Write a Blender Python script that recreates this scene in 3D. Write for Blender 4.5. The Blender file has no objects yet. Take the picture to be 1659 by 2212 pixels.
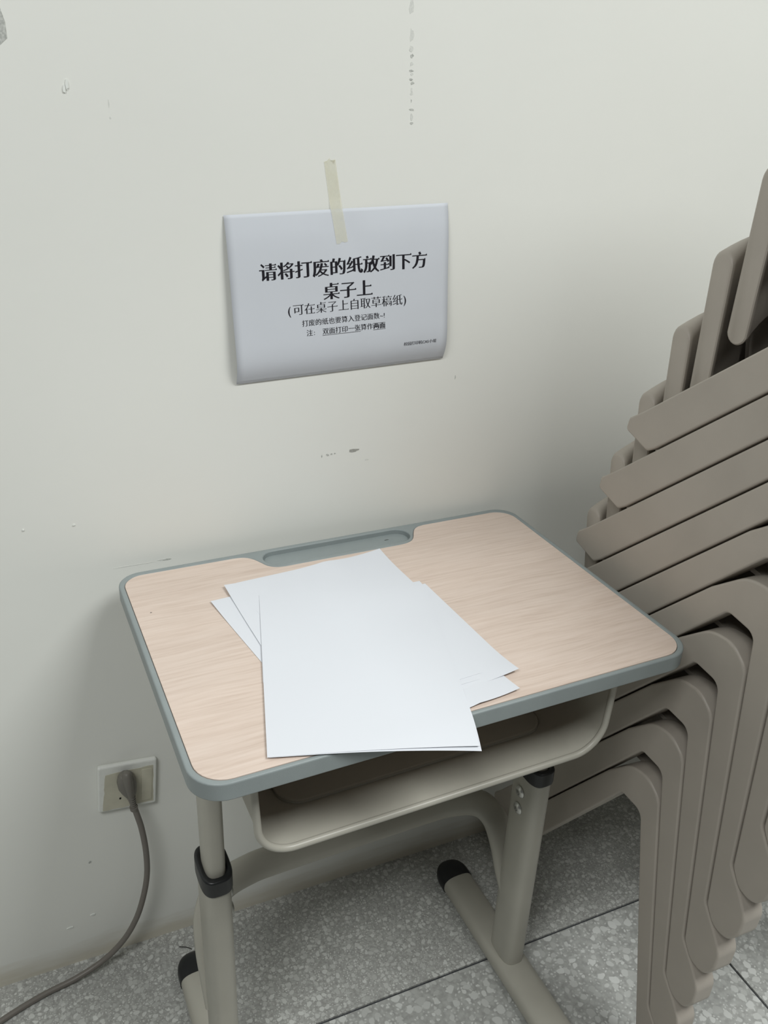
import bpy, bmesh, math, random
from mathutils import Vector, Matrix

random.seed(7)
S = bpy.context.scene
COL = S.collection

# ------------------------------------------------------------------ camera
F_PX, IMG_W, IMG_H = 1859.63, 1659.0, 2212.0
CAM_LOC = Vector((-0.3893, -1.0501, 1.3033))
YAW, PITCH, ROLL = 0.4322, 0.4522, 0.0447
fwd = Vector((math.sin(YAW) * math.cos(PITCH), math.cos(YAW) * math.cos(PITCH), -math.sin(PITCH)))
rgt = Vector((math.cos(YAW), -math.sin(YAW), 0))
upv = rgt.cross(fwd)
cr = math.cos(ROLL) * rgt + math.sin(ROLL) * upv
cu = -math.sin(ROLL) * rgt + math.cos(ROLL) * upv
cam_data = bpy.data.cameras.new('camera')
cam = bpy.data.objects.new('camera', cam_data)
COL.objects.link(cam)
M3 = Matrix((cr, cu, -fwd)).transposed()
cam.matrix_world = Matrix.Translation(CAM_LOC) @ M3.to_4x4()
cam_data.sensor_fit = 'HORIZONTAL'
cam_data.sensor_width = 36.0
cam_data.lens = 36.0 * F_PX / IMG_W
cam_data.clip_start = 0.02
S.camera = cam

# ------------------------------------------------------------------ world, lights, exposure
world = bpy.data.worlds.new('world'); S.world = world
world.use_nodes = True
bg = world.node_tree.nodes['Background']
bg.inputs[0].default_value = (1.0, 1.0, 0.985, 1)
bg.inputs[1].default_value = 0.06
def area(name, loc, target, sx, sy, power, col=(1, 1, 1)):
    ld = bpy.data.lights.new(name, 'AREA'); ld.shape = 'RECTANGLE'
    ld.size = sx; ld.size_y = sy; ld.energy = power; ld.color = col
    lo = bpy.data.objects.new(name, ld); COL.objects.link(lo)
    lo.location = loc
    lo.rotation_euler = (Vector(target) - Vector(loc)).to_track_quat('-Z', 'Y').to_euler()
    return lo
LCOL = (0.975, 1.0, 0.99)
for lx, ly, pw in ((1.00, -1.55, 48), (-1.45, -1.60, 34)):
    area('ceiling_light', (lx, ly, 2.95), (lx, ly, 0), 1.3, 0.8, pw, LCOL)
S.view_settings.view_transform = 'Standard'
S.view_settings.look = 'None'
S.view_settings.gamma = 1.0
S.view_settings.use_curve_mapping = False
S.view_settings.exposure = 0.45

# ------------------------------------------------------------------ helpers
def lin(c):
    return tuple(((v / 255) / 12.92 if v / 255 <= 0.04045 else ((v / 255 + 0.055) / 1.055) ** 2.4) for v in c) + (1,)

def link(name, me, mat=None, parent=None):
    o = bpy.data.objects.new(name, me); COL.objects.link(o)
    if mat is not None and me is not None:
        me.materials.clear(); me.materials.append(mat)
    if parent is not None: o.parent = parent
    return o

def empty(name, loc=(0, 0, 0), rot=(0, 0, 0)):
    o = bpy.data.objects.new(name, None); COL.objects.link(o)
    o.empty_display_size = 0.05
    o.location = loc; o.rotation_euler = rot
    return o

def tag(o, label=None, cat=None, group=None, kind=None):
    if label: o['label'] = label
    if cat: o['category'] = cat
    if group: o['group'] = group
    if kind: o['kind'] = kind
    return o

def finish(bm, name, angle=32, merge=True):
    if merge: bmesh.ops.remove_doubles(bm, verts=bm.verts, dist=1e-6)
    bmesh.ops.recalc_face_normals(bm, faces=bm.faces)
    lim = math.radians(angle)
    for f in bm.faces: f.smooth = True
    for e in bm.edges:
        if len(e.link_faces) == 2:
            e.smooth = e.calc_face_angle(0) < lim
        else:
            e.smooth = True
    me = bpy.data.meshes.new(name); bm.to_mesh(me); bm.free()
    return me

def wn(o):
    m = o.modifiers.new('weighted_normal', 'WEIGHTED_NORMAL'); m.keep_sharp = True; m.weight = 80
    return o

def poly_area(p):
    return 0.5 * sum(p[i][0] * p[(i + 1) % len(p)][1] - p[(i + 1) % len(p)][0] * p[i][1] for i in range(len(p)))

def fillet(pts, rad, seg=6):
    """round the corners of a closed polygon; rad is one number or one per corner"""
    n = len(pts); out = []
    for i in range(n):
        r = rad[i] if isinstance(rad, (list, tuple)) else rad
        p, a, b = Vector(pts[i]), Vector(pts[i - 1]), Vector(pts[(i + 1) % n])
        u, v = (a - p), (b - p); lu, lv = u.length, v.length
        u.normalize(); v.normalize()
        ang = math.acos(max(-1, min(1, u.dot(v))))
        if r <= 0 or ang > math.pi - 0.02:
            out.append(tuple(p)); continue
        t = min(r / math.tan(ang / 2), lu * 0.48, lv * 0.48)
        rr = t * math.tan(ang / 2)
        c = p + (u + v).normalized() * (rr / math.sin(ang / 2))
        s, e = p + u * t, p + v * t
        a0 = math.atan2(s.y - c.y, s.x - c.x); a1 = math.atan2(e.y - c.y, e.x - c.x)
        d = (a1 - a0 + math.pi) % (2 * math.pi) - math.pi
        for k in range(seg + 1):
            aa = a0 + d * k / seg
            out.append((c.x + rr * math.cos(aa), c.y + rr * math.sin(aa)))
    return out

def offset_loop(p, d):
    """move a loop inward (fill on its left) by d"""
    n = len(p); out = []
    for i in range(n):
        a, b, c = Vector(p[i - 1]), Vector(p[i]), Vector(p[(i + 1) % n])
        e1 = (b - a); e2 = (c - b)
        if e1.length < 1e-9: e1 = e2
        if e2.length < 1e-9: e2 = e1
        e1.normalize(); e2.normalize()
        n1 = Vector((-e1.y, e1.x)); n2 = Vector((-e2.y, e2.x))
        m = n1 + n2
        if m.length < 1e-6: m = n1.copy()
        m.normalize()
        k = max(0.45, m.dot(n1))
        q = b + m * (d / k)
        out.append((q.x, q.y))
    return out

def prism(loops, z0, z1, bev=0.0, seg=3, bot=True, to3=None, name='prism', bot_bev=True, angle=32):
    """solid between z0 and z1 from an outer loop (first) and hole loops, edges rounded"""
    bm = bmesh.new()
    to3 = to3 or (lambda x, y, z: (x, y, z))
    rows_all = []
    for k, lp in enumerate(loops):
        lp = list(lp)
        if (poly_area(lp) > 0) != (k == 0): lp.reverse()
        prof = []
        if bev > 0:
            if bot_bev:
                for j in range(seg + 1):
                    a = math.pi / 2 * j / seg
                    prof.append((bev * (1 - math.sin(a)), z0 + bev * (1 - math.cos(a))))
            else:
                prof.append((0, z0))
            for j in range(seg + 1):
                a = math.pi / 2 * j / seg
                prof.append((bev * (1 - math.cos(a)), z1 - bev * (1 - math.sin(a))))
        else:
            prof = [(0, z0), (0, z1)]
        rows = []
        for ins, z in prof:
            q = offset_loop(lp, ins) if ins > 1e-9 else lp
            rows.append([bm.verts.new(to3(x, y, z)) for x, y in q])
        n = len(lp)
        for r0, r1 in zip(rows[:-1], rows[1:]):
            for i in range(n):
                j = (i + 1) % n
                bm.faces.new((r0[i], r0[j], r1[j], r1[i]))
        rows_all.append(rows)
    for end in ((0, -1) if bot else (-1,)):
        edges = []
        for rows in rows_all:
            r = rows[end]; n = len(r)
            for i in range(n):
                e = bm.edges.get((r[i], r[(i + 1) % n])) or bm.edges.new((r[i], r[(i + 1) % n]))
                edges.append(e)
        bmesh.ops.triangle_fill(bm, use_beauty=True, use_dissolve=False, edges=edges)
    return finish(bm, name, angle)

def ellipse(a, b, n=20, p=2.0):
    out = []
    for i in range(n):
        t = 2 * math.pi * i / n
        c, s = math.cos(t), math.sin(t)
        out.append((a * math.copysign(abs(c) ** (2 / p), c), b * math.copysign(abs(s) ** (2 / p), s)))
    return out

def catmull(pts, k=8):
    P = [Vector(p) for p in pts]; out = []
    n = len(P)
    for i in range(n - 1):
        p0 = P[i - 1] if i > 0 else P[0] * 2 - P[1]
        p1, p2 = P[i], P[i + 1]
        p3 = P[i + 2] if i + 2 < n else P[-1] * 2 - P[-2]
        for j in range(k):
            t = j / k
            out.append(0.5 * ((2 * p1) + (-p0 + p2) * t + (2 * p0 - 5 * p1 + 4 * p2 - p3) * t * t + (-p0 + 3 * p1 - 3 * p2 + p3) * t ** 3))
    out.append(P[-1])
    return out

def sweep(path, section, ref=(0, 0, 1), scale=None, cap=True, name='sweep', angle=50, round_end=0):
    """section (x along side axis, y along ref-ish axis) swept along a path"""
    bm = bmesh.new(); rings = []
    P = [Vector(p) for p in path]; ref = Vector(ref)
    for i, p in enumerate(P):
        t = (P[min(i + 1, len(P) - 1)] - P[max(i - 1, 0)]).normalized()
        side = t.cross(ref)
        if side.length < 1e-4: side = t.cross(Vector((1, 0, 0)))
        side.normalize(); nb = side.cross(t).normalized()
        s = scale[i] if scale else 1.0
        rings.append([bm.verts.new(p + side * x * s + nb * y * s) for x, y in section])
    n = len(section)
    for r0, r1 in zip(rings[:-1], rings[1:]):
        for i in range(n):
            j = (i + 1) % n
            bm.faces.new((r0[i], r0[j], r1[j], r1[i]))
    if cap:
        bm.faces.new(rings[0]); bm.faces.new(rings[-1])
    return finish(bm, name, angle)

def box(x0, x1, y0, y1, z0, z1, bev=0.0, name='box', seg=2):
    return prism([[(x0, y0), (x1, y0), (x1, y1), (x0, y1)]], z0, z1, bev, seg, name=name)

def grid_mesh(nu, nv, f, name='grid'):
    vs = [f(i / nu, j / nv) for j in range(nv + 1) for i in range(nu + 1)]
    fs = [(j * (nu + 1) + i, j * (nu + 1) + i + 1, (j + 1) * (nu + 1) + i + 1, (j + 1) * (nu + 1) + i) for j in range(nv) for i in range(nu)]
    me = bpy.data.meshes.new(name); me.from_pydata(vs, [], fs); me.update()
    for p in me.polygons: p.use_smooth = True
    return me

# ------------------------------------------------------------------ materials
def mat(name, col, rough=0.5, spec=0.5, metal=0.0, noise=0.0, nscale=8.0, bump=0.0, bscale=300.0, coat=0.0):
    m = bpy.data.materials.new(name); m.use_nodes = True
    nt = m.node_tree; b = nt.nodes['Principled BSDF']
    b.inputs['Base Color'].default_value = col
    b.inputs['Roughness'].default_value = rough
    b.inputs['Specular IOR Level'].default_value = spec
    b.inputs['Metallic'].default_value = metal
    b.inputs['Coat Weight'].default_value = coat
    tc = nt.nodes.new('ShaderNodeTexCoord')
    if noise > 0:
        n = nt.nodes.new('ShaderNodeTexNoise'); n.inputs['Scale'].default_value = nscale; n.inputs['Detail'].default_value = 5
        nt.links.new(tc.outputs['Object'], n.inputs['Vector'])
        r = nt.nodes.new('ShaderNodeMapRange')
        r.inputs['From Min'].default_value = 0.3; r.inputs['From Max'].default_value = 0.7
        r.inputs['To Min'].default_value = 1 - noise; r.inputs['To Max'].default_value = 1 + noise
        nt.links.new(n.outputs['Fac'], r.inputs['Value'])
        v = nt.nodes.new('ShaderNodeVectorMath'); v.operation = 'SCALE'
        v.inputs[0].default_value = col[:3]
        nt.links.new(r.outputs['Result'], v.inputs['Scale'])
        nt.links.new(v.outputs['Vector'], b.inputs['Base Color'])
    if bump > 0:
        n2 = nt.nodes.new('ShaderNodeTexNoise'); n2.inputs['Scale'].default_value = bscale; n2.inputs['Detail'].default_value = 3
        nt.links.new(tc.outputs['Object'], n2.inputs['Vector'])
        bp = nt.nodes.new('ShaderNodeBump'); bp.inputs['Strength'].default_value = bump; bp.inputs['Distance'].default_value = 0.001
        nt.links.new(n2.outputs['Fac'], bp.inputs['Height']); nt.links.new(bp.outputs['Normal'], b.inputs['Normal'])
    return m

M = {}
M['rim'] = mat('grey_green_plastic', (0.255, 0.288, 0.288, 1), 0.42, 0.4, noise=0.04, nscale=30, bump=0.12, bscale=900)
M['steel'] = mat('beige_painted_steel', (0.375, 0.362, 0.312, 1), 0.36, 0.45, noise=0.05, nscale=14)
M['black'] = mat('black_plastic', (0.012, 0.013, 0.014, 1), 0.35, 0.4)
M['zinc'] = mat('zinc_bolt', (0.55, 0.55, 0.52, 1), 0.3, 0.5, metal=0.9)
M['chair'] = mat('taupe_chair_plastic', (0.40, 0.362, 0.315, 1), 0.45, 0.4, noise=0.06, nscale=9, bump=0.06, bscale=500)
M['paper'] = mat('white_copy_paper', (0.675, 0.695, 0.735, 1), 0.85, 0.15, noise=0.01, nscale=5)
M['sign'] = mat('white_notice_paper', (0.585, 0.61, 0.65, 1), 0.8, 0.15, noise=0.012, nscale=14)
M['ink'] = mat('black_toner', (0.012, 0.011, 0.016, 1), 0.5, 0.3)
M['plug'] = mat('grey_plug_plastic', (0.165, 0.155, 0.135, 1), 0.45, 0.4)
M['cable'] = mat('grey_brown_cable', (0.165, 0.150, 0.132, 1), 0.42, 0.4)
M['plate'] = mat('overpainted_white_plate', (0.72, 0.73, 0.69, 1), 0.5, 0.4, noise=0.05, nscale=60, bump=0.3, bscale=200)
M['insert'] = mat('yellowed_socket_plastic', (0.52, 0.50, 0.40, 1), 0.4, 0.4, noise=0.08, nscale=40)
M['hole'] = mat('socket_hole', (0.01, 0.01, 0.01, 1), 0.8, 0.1)
M['chipc'] = mat('bared_plaster', (0.36, 0.36, 0.33, 1), 0.9, 0.1, noise=0.15, nscale=200)
M['scuff'] = mat('grey_scuff', (0.47, 0.48, 0.45, 1), 0.8, 0.1, noise=0.25, nscale=400)
M['faint'] = mat('faint_scuff', (0.66, 0.668, 0.63, 1), 0.8, 0.1, noise=0.08, nscale=400)
M['blister'] = mat('paint_blister', (0.76, 0.78, 0.74, 1), 0.6, 0.3)
M['strip'] = mat('dark_joint', (0.055, 0.058, 0.062, 1), 0.8, 0.2, noise=0.3, nscale=120)
M['lint'] = mat('lint', (0.05, 0.05, 0.045, 1), 0.9, 0.1)

def wood_material():
    m = bpy.data.materials.new('pale_wood_laminate'); m.use_nodes = True
    nt = m.node_tree; b = nt.nodes['Principled BSDF']; N = nt.nodes.new; L = nt.links.new
    b.inputs['Roughness'].default_value = 0.42; b.inputs['Specular IOR Level'].default_value = 0.4
    tc = N('ShaderNodeTexCoord'); mp = N('ShaderNodeMapping')
    mp.inputs['Scale'].default_value = (14.0, 260.0, 1.0)
    mp.inputs['Rotation'].default_value = (0, 0, math.radians(3))
    L(tc.outputs['Object'], mp.inputs['Vector'])
    warp = N('ShaderNodeTexNoise'); warp.inputs['Scale'].default_value = 5.0; warp.inputs['Detail'].default_value = 2
    L(tc.outputs['Object'], warp.inputs['Vector'])
    mixv = N('ShaderNodeVectorMath'); mixv.operation = 'MULTIPLY_ADD'
    L(warp.outputs['Color'], mixv.inputs[0]); mixv.inputs[1].default_value = (0.8, 4.5, 0); L(mp.outputs['Vector'], mixv.inputs[2])
    fine = N('ShaderNodeTexNoise'); fine.inputs['Scale'].default_value = 1.0; fine.inputs['Detail'].default_value = 6; fine.inputs['Roughness'].default_value = 0.6
    L(mixv.outputs['Vector'], fine.inputs['Vector'])
    mp2 = N('ShaderNodeMapping'); mp2.inputs['Scale'].default_value = (2.2, 9.0, 1); L(tc.outputs['Object'], mp2.inputs['Vector'])
    broad = N('ShaderNodeTexNoise'); broad.inputs['Scale'].default_value = 1.0; broad.inputs['Detail'].default_value = 3
    L(mp2.outputs['Vector'], broad.inputs['Vector'])
    ramp = N('ShaderNodeValToRGB')
    e = ramp.color_ramp.elements
    e[0].position = 0.30; e[0].color = (0.578, 0.462, 0.388, 1)
    e[1].position = 0.70; e[1].color = (0.688, 0.578, 0.505, 1)
    x = e.new(0.5); x.color = (0.645, 0.531, 0.456, 1)
    L(fine.outputs['Fac'], ramp.inputs['Fac'])
    mr = N('ShaderNodeMapRange'); mr.inputs['From Min'].default_value = 0.3; mr.inputs['From Max'].default_value = 0.7
    mr.inputs['To Min'].default_value = 0.955; mr.inputs['To Max'].default_value = 1.045
    L(broad.outputs['Fac'], mr.inputs['Value'])
    sc = N('ShaderNodeVectorMath'); sc.operation = 'SCALE'
    L(ramp.outputs['Color'], sc.inputs[0]); L(mr.outputs['Result'], sc.inputs['Scale'])
    L(sc.outputs['Vector'], b.inputs['Base Color'])
    bp = N('ShaderNodeBump'); bp.inputs['Strength'].default_value = 0.08; bp.inputs['Distance'].default_value = 0.0006
    L(fine.outputs['Fac'], bp.inputs['Height']); L(bp.outputs['Normal'], b.inputs['Normal'])
    return m
M['wood'] = wood_material()

def terrazzo_material(name, scale, lo, mid, hi, thr, dirt):
    m = bpy.data.materials.new(name); m.use_nodes = True
    nt = m.node_tree; b = nt.nodes['Principled BSDF']; N = nt.nodes.new; L = nt.links.new
    b.inputs['Roughness'].default_value = 0.55; b.inputs['Specular IOR Level'].default_value = 0.35
    tc = N('ShaderNodeTexCoord')
    w = N('ShaderNodeTexNoise'); w.inputs['Scale'].default_value = 55; w.inputs['Detail'].default_value = 2
    L(tc.outputs['Object'], w.inputs['Vector'])
    wa = N('ShaderNodeVectorMath'); wa.operation = 'MULTIPLY_ADD'; wa.inputs[1].default_value = (0.012, 0.012, 0)
    L(w.outputs['Color'], wa.inputs[0]); L(tc.outputs['Object'], wa.inputs[2])
    n2 = N('ShaderNodeTexNoise'); n2.inputs['Scale'].default_value = scale * 1.6; n2.inputs['Detail'].default_value = 4
    L(tc.outputs['Object'], n2.inputs['Vector'])
    r2 = N('ShaderNodeValToRGB'); e2 = r2.color_ramp.elements
    e2[0].position = 0.35; e2[0].color = lo; e2[1].position = 0.65; e2[1].color = mid
    L(n2.outputs['Fac'], r2.inputs['Fac'])
    cur = r2.outputs['Color']
    for sc_, r0, r1, keep in ((scale * 2.3, 0.22, 0.36, 0.35), (scale, 0.22, 0.50, 0.30)):
        v = N('ShaderNodeTexVoronoi'); v.voronoi_dimensions = '2D'; v.inputs['Scale'].default_value = sc_
        L(wa.outputs['Vector'], v.inputs['Vector'])
        sep = N('ShaderNodeSeparateColor'); L(v.outputs['Color'], sep.inputs['Color'])
        rad = N('ShaderNodeMapRange'); rad.inputs['To Min'].default_value = r0; rad.inputs['To Max'].default_value = r1
        L(sep.outputs['Blue'], rad.inputs['Value'])
        df = N('ShaderNodeMath'); df.operation = 'SUBTRACT'; L(rad.outputs['Result'], df.inputs[0]); L(v.outputs['Distance'], df.inputs[1])
        ed = N('ShaderNodeMapRange'); ed.inputs['From Min'].default_value = -0.03; ed.inputs['From Max'].default_value = 0.05
        L(df.outputs['Value'], ed.inputs['Value'])
        some = N('ShaderNodeMath'); some.operation = 'GREATER_THAN'; some.inputs[1].default_value = keep
        L(sep.outputs['Green'], some.inputs[0])
        fac = N('ShaderNodeMath'); fac.operation = 'MULTIPLY'
        L(ed.outputs['Result'], fac.inputs[0]); L(some.outputs['Value'], fac.inputs[1])
        rc = N('ShaderNodeValToRGB'); ec = rc.color_ramp.elements
        ec[0].position = 0.0; ec[0].color = mid; ec[1].position = 1.0; ec[1].color = hi
        L(sep.outputs['Red'], rc.inputs['Fac'])
        mx = N('ShaderNodeMix'); mx.data_type = 'RGBA'
        L(fac.outputs['Value'], mx.inputs['Factor']); L(cur, mx.inputs[6]); L(rc.outputs['Color'], mx.inputs[7])
        cur = mx.outputs[2]
    # grime in patches
    n3 = N('ShaderNodeTexNoise'); n3.inputs['Scale'].default_value = 4.5; n3.inputs['Detail'].default_value = 4
    L(tc.outputs['Object'], n3.inputs['Vector'])
    mr = N('ShaderNodeMapRange'); mr.inputs['From Min'].default_value = 0.3; mr.inputs['From Max'].default_value = 0.7
    mr.inputs['To Min'].default_value = 1 - dirt; mr.inputs['To Max'].default_value = 1 + dirt * 0.6
    L(n3.outputs['Fac'], mr.inputs['Value'])
    sc = N('ShaderNodeVectorMath'); sc.operation = 'SCALE'
    L(cur, sc.inputs[0]); L(mr.outputs['Result'], sc.inputs['Scale'])
    L(sc.outputs['Vector'], b.inputs['Base Color'])
    return m
M['terrazzo'] = terrazzo_material('terrazzo_coarse', 66, (0.31, 0.313, 0.297, 1), (0.41, 0.416, 0.395, 1), (0.60, 0.61, 0.585, 1), 0.06, 0.08)
M['terrazzo_fine'] = terrazzo_material('terrazzo_border', 115, (0.30, 0.30, 0.283, 1), (0.40, 0.404, 0.382, 1), (0.60, 0.61, 0.58, 1), 0.04, 0.16)

def wall_material():
    m = bpy.data.materials.new('off_white_wall_paint'); m.use_nodes = True
    nt = m.node_tree; b = nt.nodes['Principled BSDF']; N = nt.nodes.new; L = nt.links.new
    b.inputs['Roughness'].default_value = 0.6; b.inputs['Specular IOR Level'].default_value = 0.3
    tc = N('ShaderNodeTexCoord'); sep = N('ShaderNodeSeparateXYZ'); L(tc.outputs['Object'], sep.inputs['Vector'])
    n = N('ShaderNodeTexNoise'); n.inputs['Scale'].default_value = 2.2; n.inputs['Detail'].default_value = 4
    L(tc.outputs['Object'], n.inputs['Vector'])
    r = N('ShaderNodeValToRGB'); e = r.color_ramp.elements
    e[0].position = 0.3; e[0].color = (0.755, 0.760, 0.715, 1); e[1].position = 0.7; e[1].color = (0.785, 0.790, 0.745, 1)
    L(n.outputs['Fac'], r.inputs['Fac'])
    # grime and yellowed wash along the foot of the wall
    mp = N('ShaderNodeMapping'); mp.inputs['Scale'].default_value = (5, 5, 30); L(tc.outputs['Object'], mp.inputs['Vector'])
    n2 = N('ShaderNodeTexNoise'); n2.inputs['Scale'].default_value = 2.0; n2.inputs['Detail'].default_value = 5
    L(mp.outputs['Vector'], n2.inputs['Vector'])
    ad = N('ShaderNodeMath'); ad.operation = 'MULTIPLY_ADD'; ad.inputs[1].default_value = -0.055
    L(n2.outputs['Fac'], ad.inputs[0]); L(sep.outputs['Z'], ad.inputs[2])
    g = N('ShaderNodeMapRange'); g.inputs['From Min'].default_value = 0.020; g.inputs['From Max'].default_value = -0.018
    g.inputs['To Min'].default_value = 0.0; g.inputs['To Max'].default_value = 0.75
    L(ad.outputs['Value'], g.inputs['Value'])
    mx = N('ShaderNodeMix'); mx.data_type = 'RGBA'; mx.inputs[7].default_value = (0.56, 0.52, 0.42, 1)
    L(g.outputs['Result'], mx.inputs['Factor']); L(r.outputs['Color'], mx.inputs[6])
    L(mx.outputs[2], b.inputs['Base Color'])
    n4 = N('ShaderNodeTexNoise'); n4.inputs['Scale'].default_value = 30; n4.inputs['Detail'].default_value = 6
    L(tc.outputs['Object'], n4.inputs['Vector'])
    bp = N('ShaderNodeBump'); bp.inputs['Strength'].default_value = 0.06; bp.inputs['Distance'].default_value = 0.003
    L(n4.outputs['Fac'], bp.inputs['Height']); L(bp.outputs['Normal'], b.inputs['Normal'])
    return m
M['wall'] = wall_material()

def tape_material():
    m = bpy.data.materials.new('masking_tape'); m.use_nodes = True
    nt = m.node_tree; b = nt.nodes['Principled BSDF']
    b.inputs['Base Color'].default_value = (0.78, 0.76, 0.60, 1); b.inputs['Roughness'].default_value = 0.6
    tr = nt.nodes.new('ShaderNodeBsdfTransparent'); mx = nt.nodes.new('ShaderNodeMixShader')
    n = nt.nodes.new('ShaderNodeTexNoise'); n.inputs['Scale'].default_value = 60
    tc = nt.nodes.new('ShaderNodeTexCoord'); nt.links.new(tc.outputs['Object'], n.inputs['Vector'])
    mr = nt.nodes.new('ShaderNodeMapRange'); mr.inputs['To Min'].default_value = 0.25; mr.inputs['To Max'].default_value = 0.65
    nt.links.new(n.outputs['Fac'], mr.inputs['Value'])
    nt.links.new(mr.outputs['Result'], mx.inputs['Fac'])
    nt.links.new(tr.outputs['BSDF'], mx.inputs[1]); nt.links.new(b.outputs['BSDF'], mx.inputs[2])
    nt.links.new(mx.outputs['Shader'], nt.nodes['Material Output'].inputs['Surface'])
    return m
M['tape'] = tape_material()

# ------------------------------------------------------------------ the room: wall and floor
wall = link('wall_back', box(-3.0, 3.0, 0.0, 0.12, 0.0, 3.0, name='wall_back'), M['wall'])
tag(wall, 'off-white painted wall with scuffs and chips behind the desk', kind='structure')
floor = link('floor', box(-3.0, 3.0, -4.0, 0.0, -0.10, -0.0035, name='floor'), M['strip'])
tag(floor, 'grey terrazzo floor laid in large panels with dark joints', kind='structure')
JX, JY, GAP = 0.589, -0.247, 0.0022
xs0 = [-3.0, JX - 2.4, JX - 1.2, JX, JX + 1.2, JX + 2.4, 3.0]
ys = [-4.0, JY - 2.4, JY - 1.2, JY, 0.0]
for iy in range(len(ys) - 1):
    xs = [-3.0, -1.35, 1.05, 3.0] if iy == len(ys) - 2 else xs0
    for ix in range(len(xs) - 1):
        bd = iy == len(ys) - 2
        if xs[ix + 1] - xs[ix] < 0.05: continue
        me = box(xs[ix] + GAP, xs[ix + 1] - GAP, ys[iy] + GAP, ys[iy + 1] - (0.0 if bd else GAP), -0.0034, 0.0, name='terrazzo_panel')
        link('terrazzo_panel', me, M['terrazzo_fine'] if bd else M['terrazzo'], floor)

def wall_mark(name, pts, m, th=0.0004):
    me = prism([pts], 0, th, 0, to3=lambda x, y, z: (x, -z, y), name=name)
    return link(name, me, m, wall)
def blob(cx, cz, w, h, n=9, jag=0.3):
    out = []
    for i in range(n):
        a = 2 * math.pi * i / n; k = 1 + random.uniform(-jag, jag)
        out.append((cx + w / 2 * math.cos(a) * k, cz + h / 2 * math.sin(a) * k))
    return out
wall_mark('paint_chip', [(0.0368, 0.8455), (0.0372, 0.8488), (0.042, 0.8492), (0.0475, 0.8487), (0.0520, 0.8482), (0.0512, 0.8466), (0.0482, 0.8463), (0.0462, 0.8448), (0.0405, 0.8446)], M['chipc'])
for x, z, w, h in [(-0.0045, 0.8440, 0.0016, 0.005), (0.0040, 0.8452, 0.004, 0.0034), (0.0100, 0.8455, 0.0034, 0.0022), (0.0150, 0.8458, 0.0028, 0.002)]:
    wall_mark('scuff_mark', blob(x, z, w, h), M['scuff'])
for z, w, h, k in [(1.396, 0.006, 0.016, 'faint'), (1.366, 0.005, 0.013, 'faint'), (1.352, 0.005, 0.006, 'faint'), (1.3450, 0.004, 0.004, 'scuff'), (1.3365, 0.005, 0.005, 'faint'),
                   (1.3290, 0.005, 0.0028, 'scuff'), (1.3255, 0.004, 0.003, 'faint'), (1.3195, 0.005, 0.0025, 'scuff'), (1.3155, 0.005, 0.0034, 'scuff'), (1.3090, 0.003, 0.006, 'faint'),
                   (1.3050, 0.004, 0.004, 'faint'), (1.2965, 0.0018, 0.003, 'scuff'), (1.2865, 0.007, 0.0022, 'scuff'), (1.2790, 0.003, 0.0075, 'faint'), (1.2720, 0.005, 0.0028, 'scuff')]:
    wall_mark('scuff_mark', blob(0.1085 - (z - 1.28) * 0.06 + random.uniform(-.0006, .0006), z, w, h, 9, 0.4), M[k], 0.0002)
wall_mark('scuff_mark', [(-0.352, 1.33), (-0.3425, 1.338), (-0.3425, 1.352), (-0.346, 1.366), (-0.352, 1.37)], M['scuff'])
for x, z, w, h, k in [(-0.2285, 0.7205, 0.012, 0.0022, 'scuff'), (-0.236, 0.7215, 0.008, 0.0018, 'faint'), (-0.27, 0.7200, 0.05, 0.0010, 'faint'), (-0.381, 0.2115, 0.004, 0.006, 'scuff'),
                      (0.198, 0.941, 0.0014, 0.006, 'scuff'), (-0.2500, 1.281, 0.0012, 0.008, 'faint'), (-0.2495, 1.268, 0.002, 0.002, 'faint'), (0.0635, 0.83, 0.006, 0.002, 'faint')]:
    wall_mark('scuff_mark', blob(x, z, w, h, 9, 0.35), M[k], 0.0002)
for x, z, w, h in [(-0.2905, 1.2985, 0.0035, 0.010), (-0.2935, 1.2945, 0.003, 0.008), (-0.388, 0.098, 0.007, 0.003), (-0.425, 0.084, 0.010, 0.003), (-0.4, 0.795, 0.002, 0.002), (-0.34, 0.792, 0.003, 0.002)]:
    wall_mark('paint_blister', blob(x, z, w, h, 10, 0.3), M['blister'], 0.0012)

# ------------------------------------------------------------------ the desk
DG, DH, DPSI, DD = 0.02256, 0.7256, 0.02535, 0.4194
desk = empty('school_desk', (0, -DG, 0), (0, 0, DPSI))
tag(desk, 'adjustable single school desk with pale wood top and grey rim against the wall', 'desk')

outer = fillet([(-0.300, 0.0), (-0.300, -DD), (0.300, -DD), (0.300, 0.0)], [0.032, 0.036, 0.036, 0.032], 10)
def arcp(cx, cy, r, a0, a1, n=8):
    return [(cx + r * math.cos(math.radians(a0 + (a1 - a0) * k / n)), cy + r * math.sin(math.radians(a0 + (a1 - a0) * k / n))) for k in range(n + 1)]
inner = []
inner += arcp(-0.2665, -0.0355, 0.0265, 180, 90)                # back left corner (wood)
inner += [tuple(p) for p in catmull([(-0.145, -0.0095, 0), (-0.1345, -0.0108, 0), (-0.1255, -0.0150, 0), (-0.1185, -0.0230, 0), (-0.1125, -0.0345, 0), (-0.1070, -0.0450, 0), (-0.0975, -0.0522, 0), (-0.0855, -0.0545, 0)], 4)]
inner += [tuple(p) for p in catmull([(0.0850, -0.0545, 0), (0.0980, -0.0530, 0), (0.1085, -0.0480, 0), (0.1155, -0.0395, 0), (0.1205, -0.0300, 0), (0.1265, -0.0200, 0), (0.1345, -0.0130, 0), (0.146, -0.0100, 0)], 4)]
inner = [(p[0], p[1]) for p in inner]
inner += arcp(0.2640, -0.0385, 0.0290, 90, 0)
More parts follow.
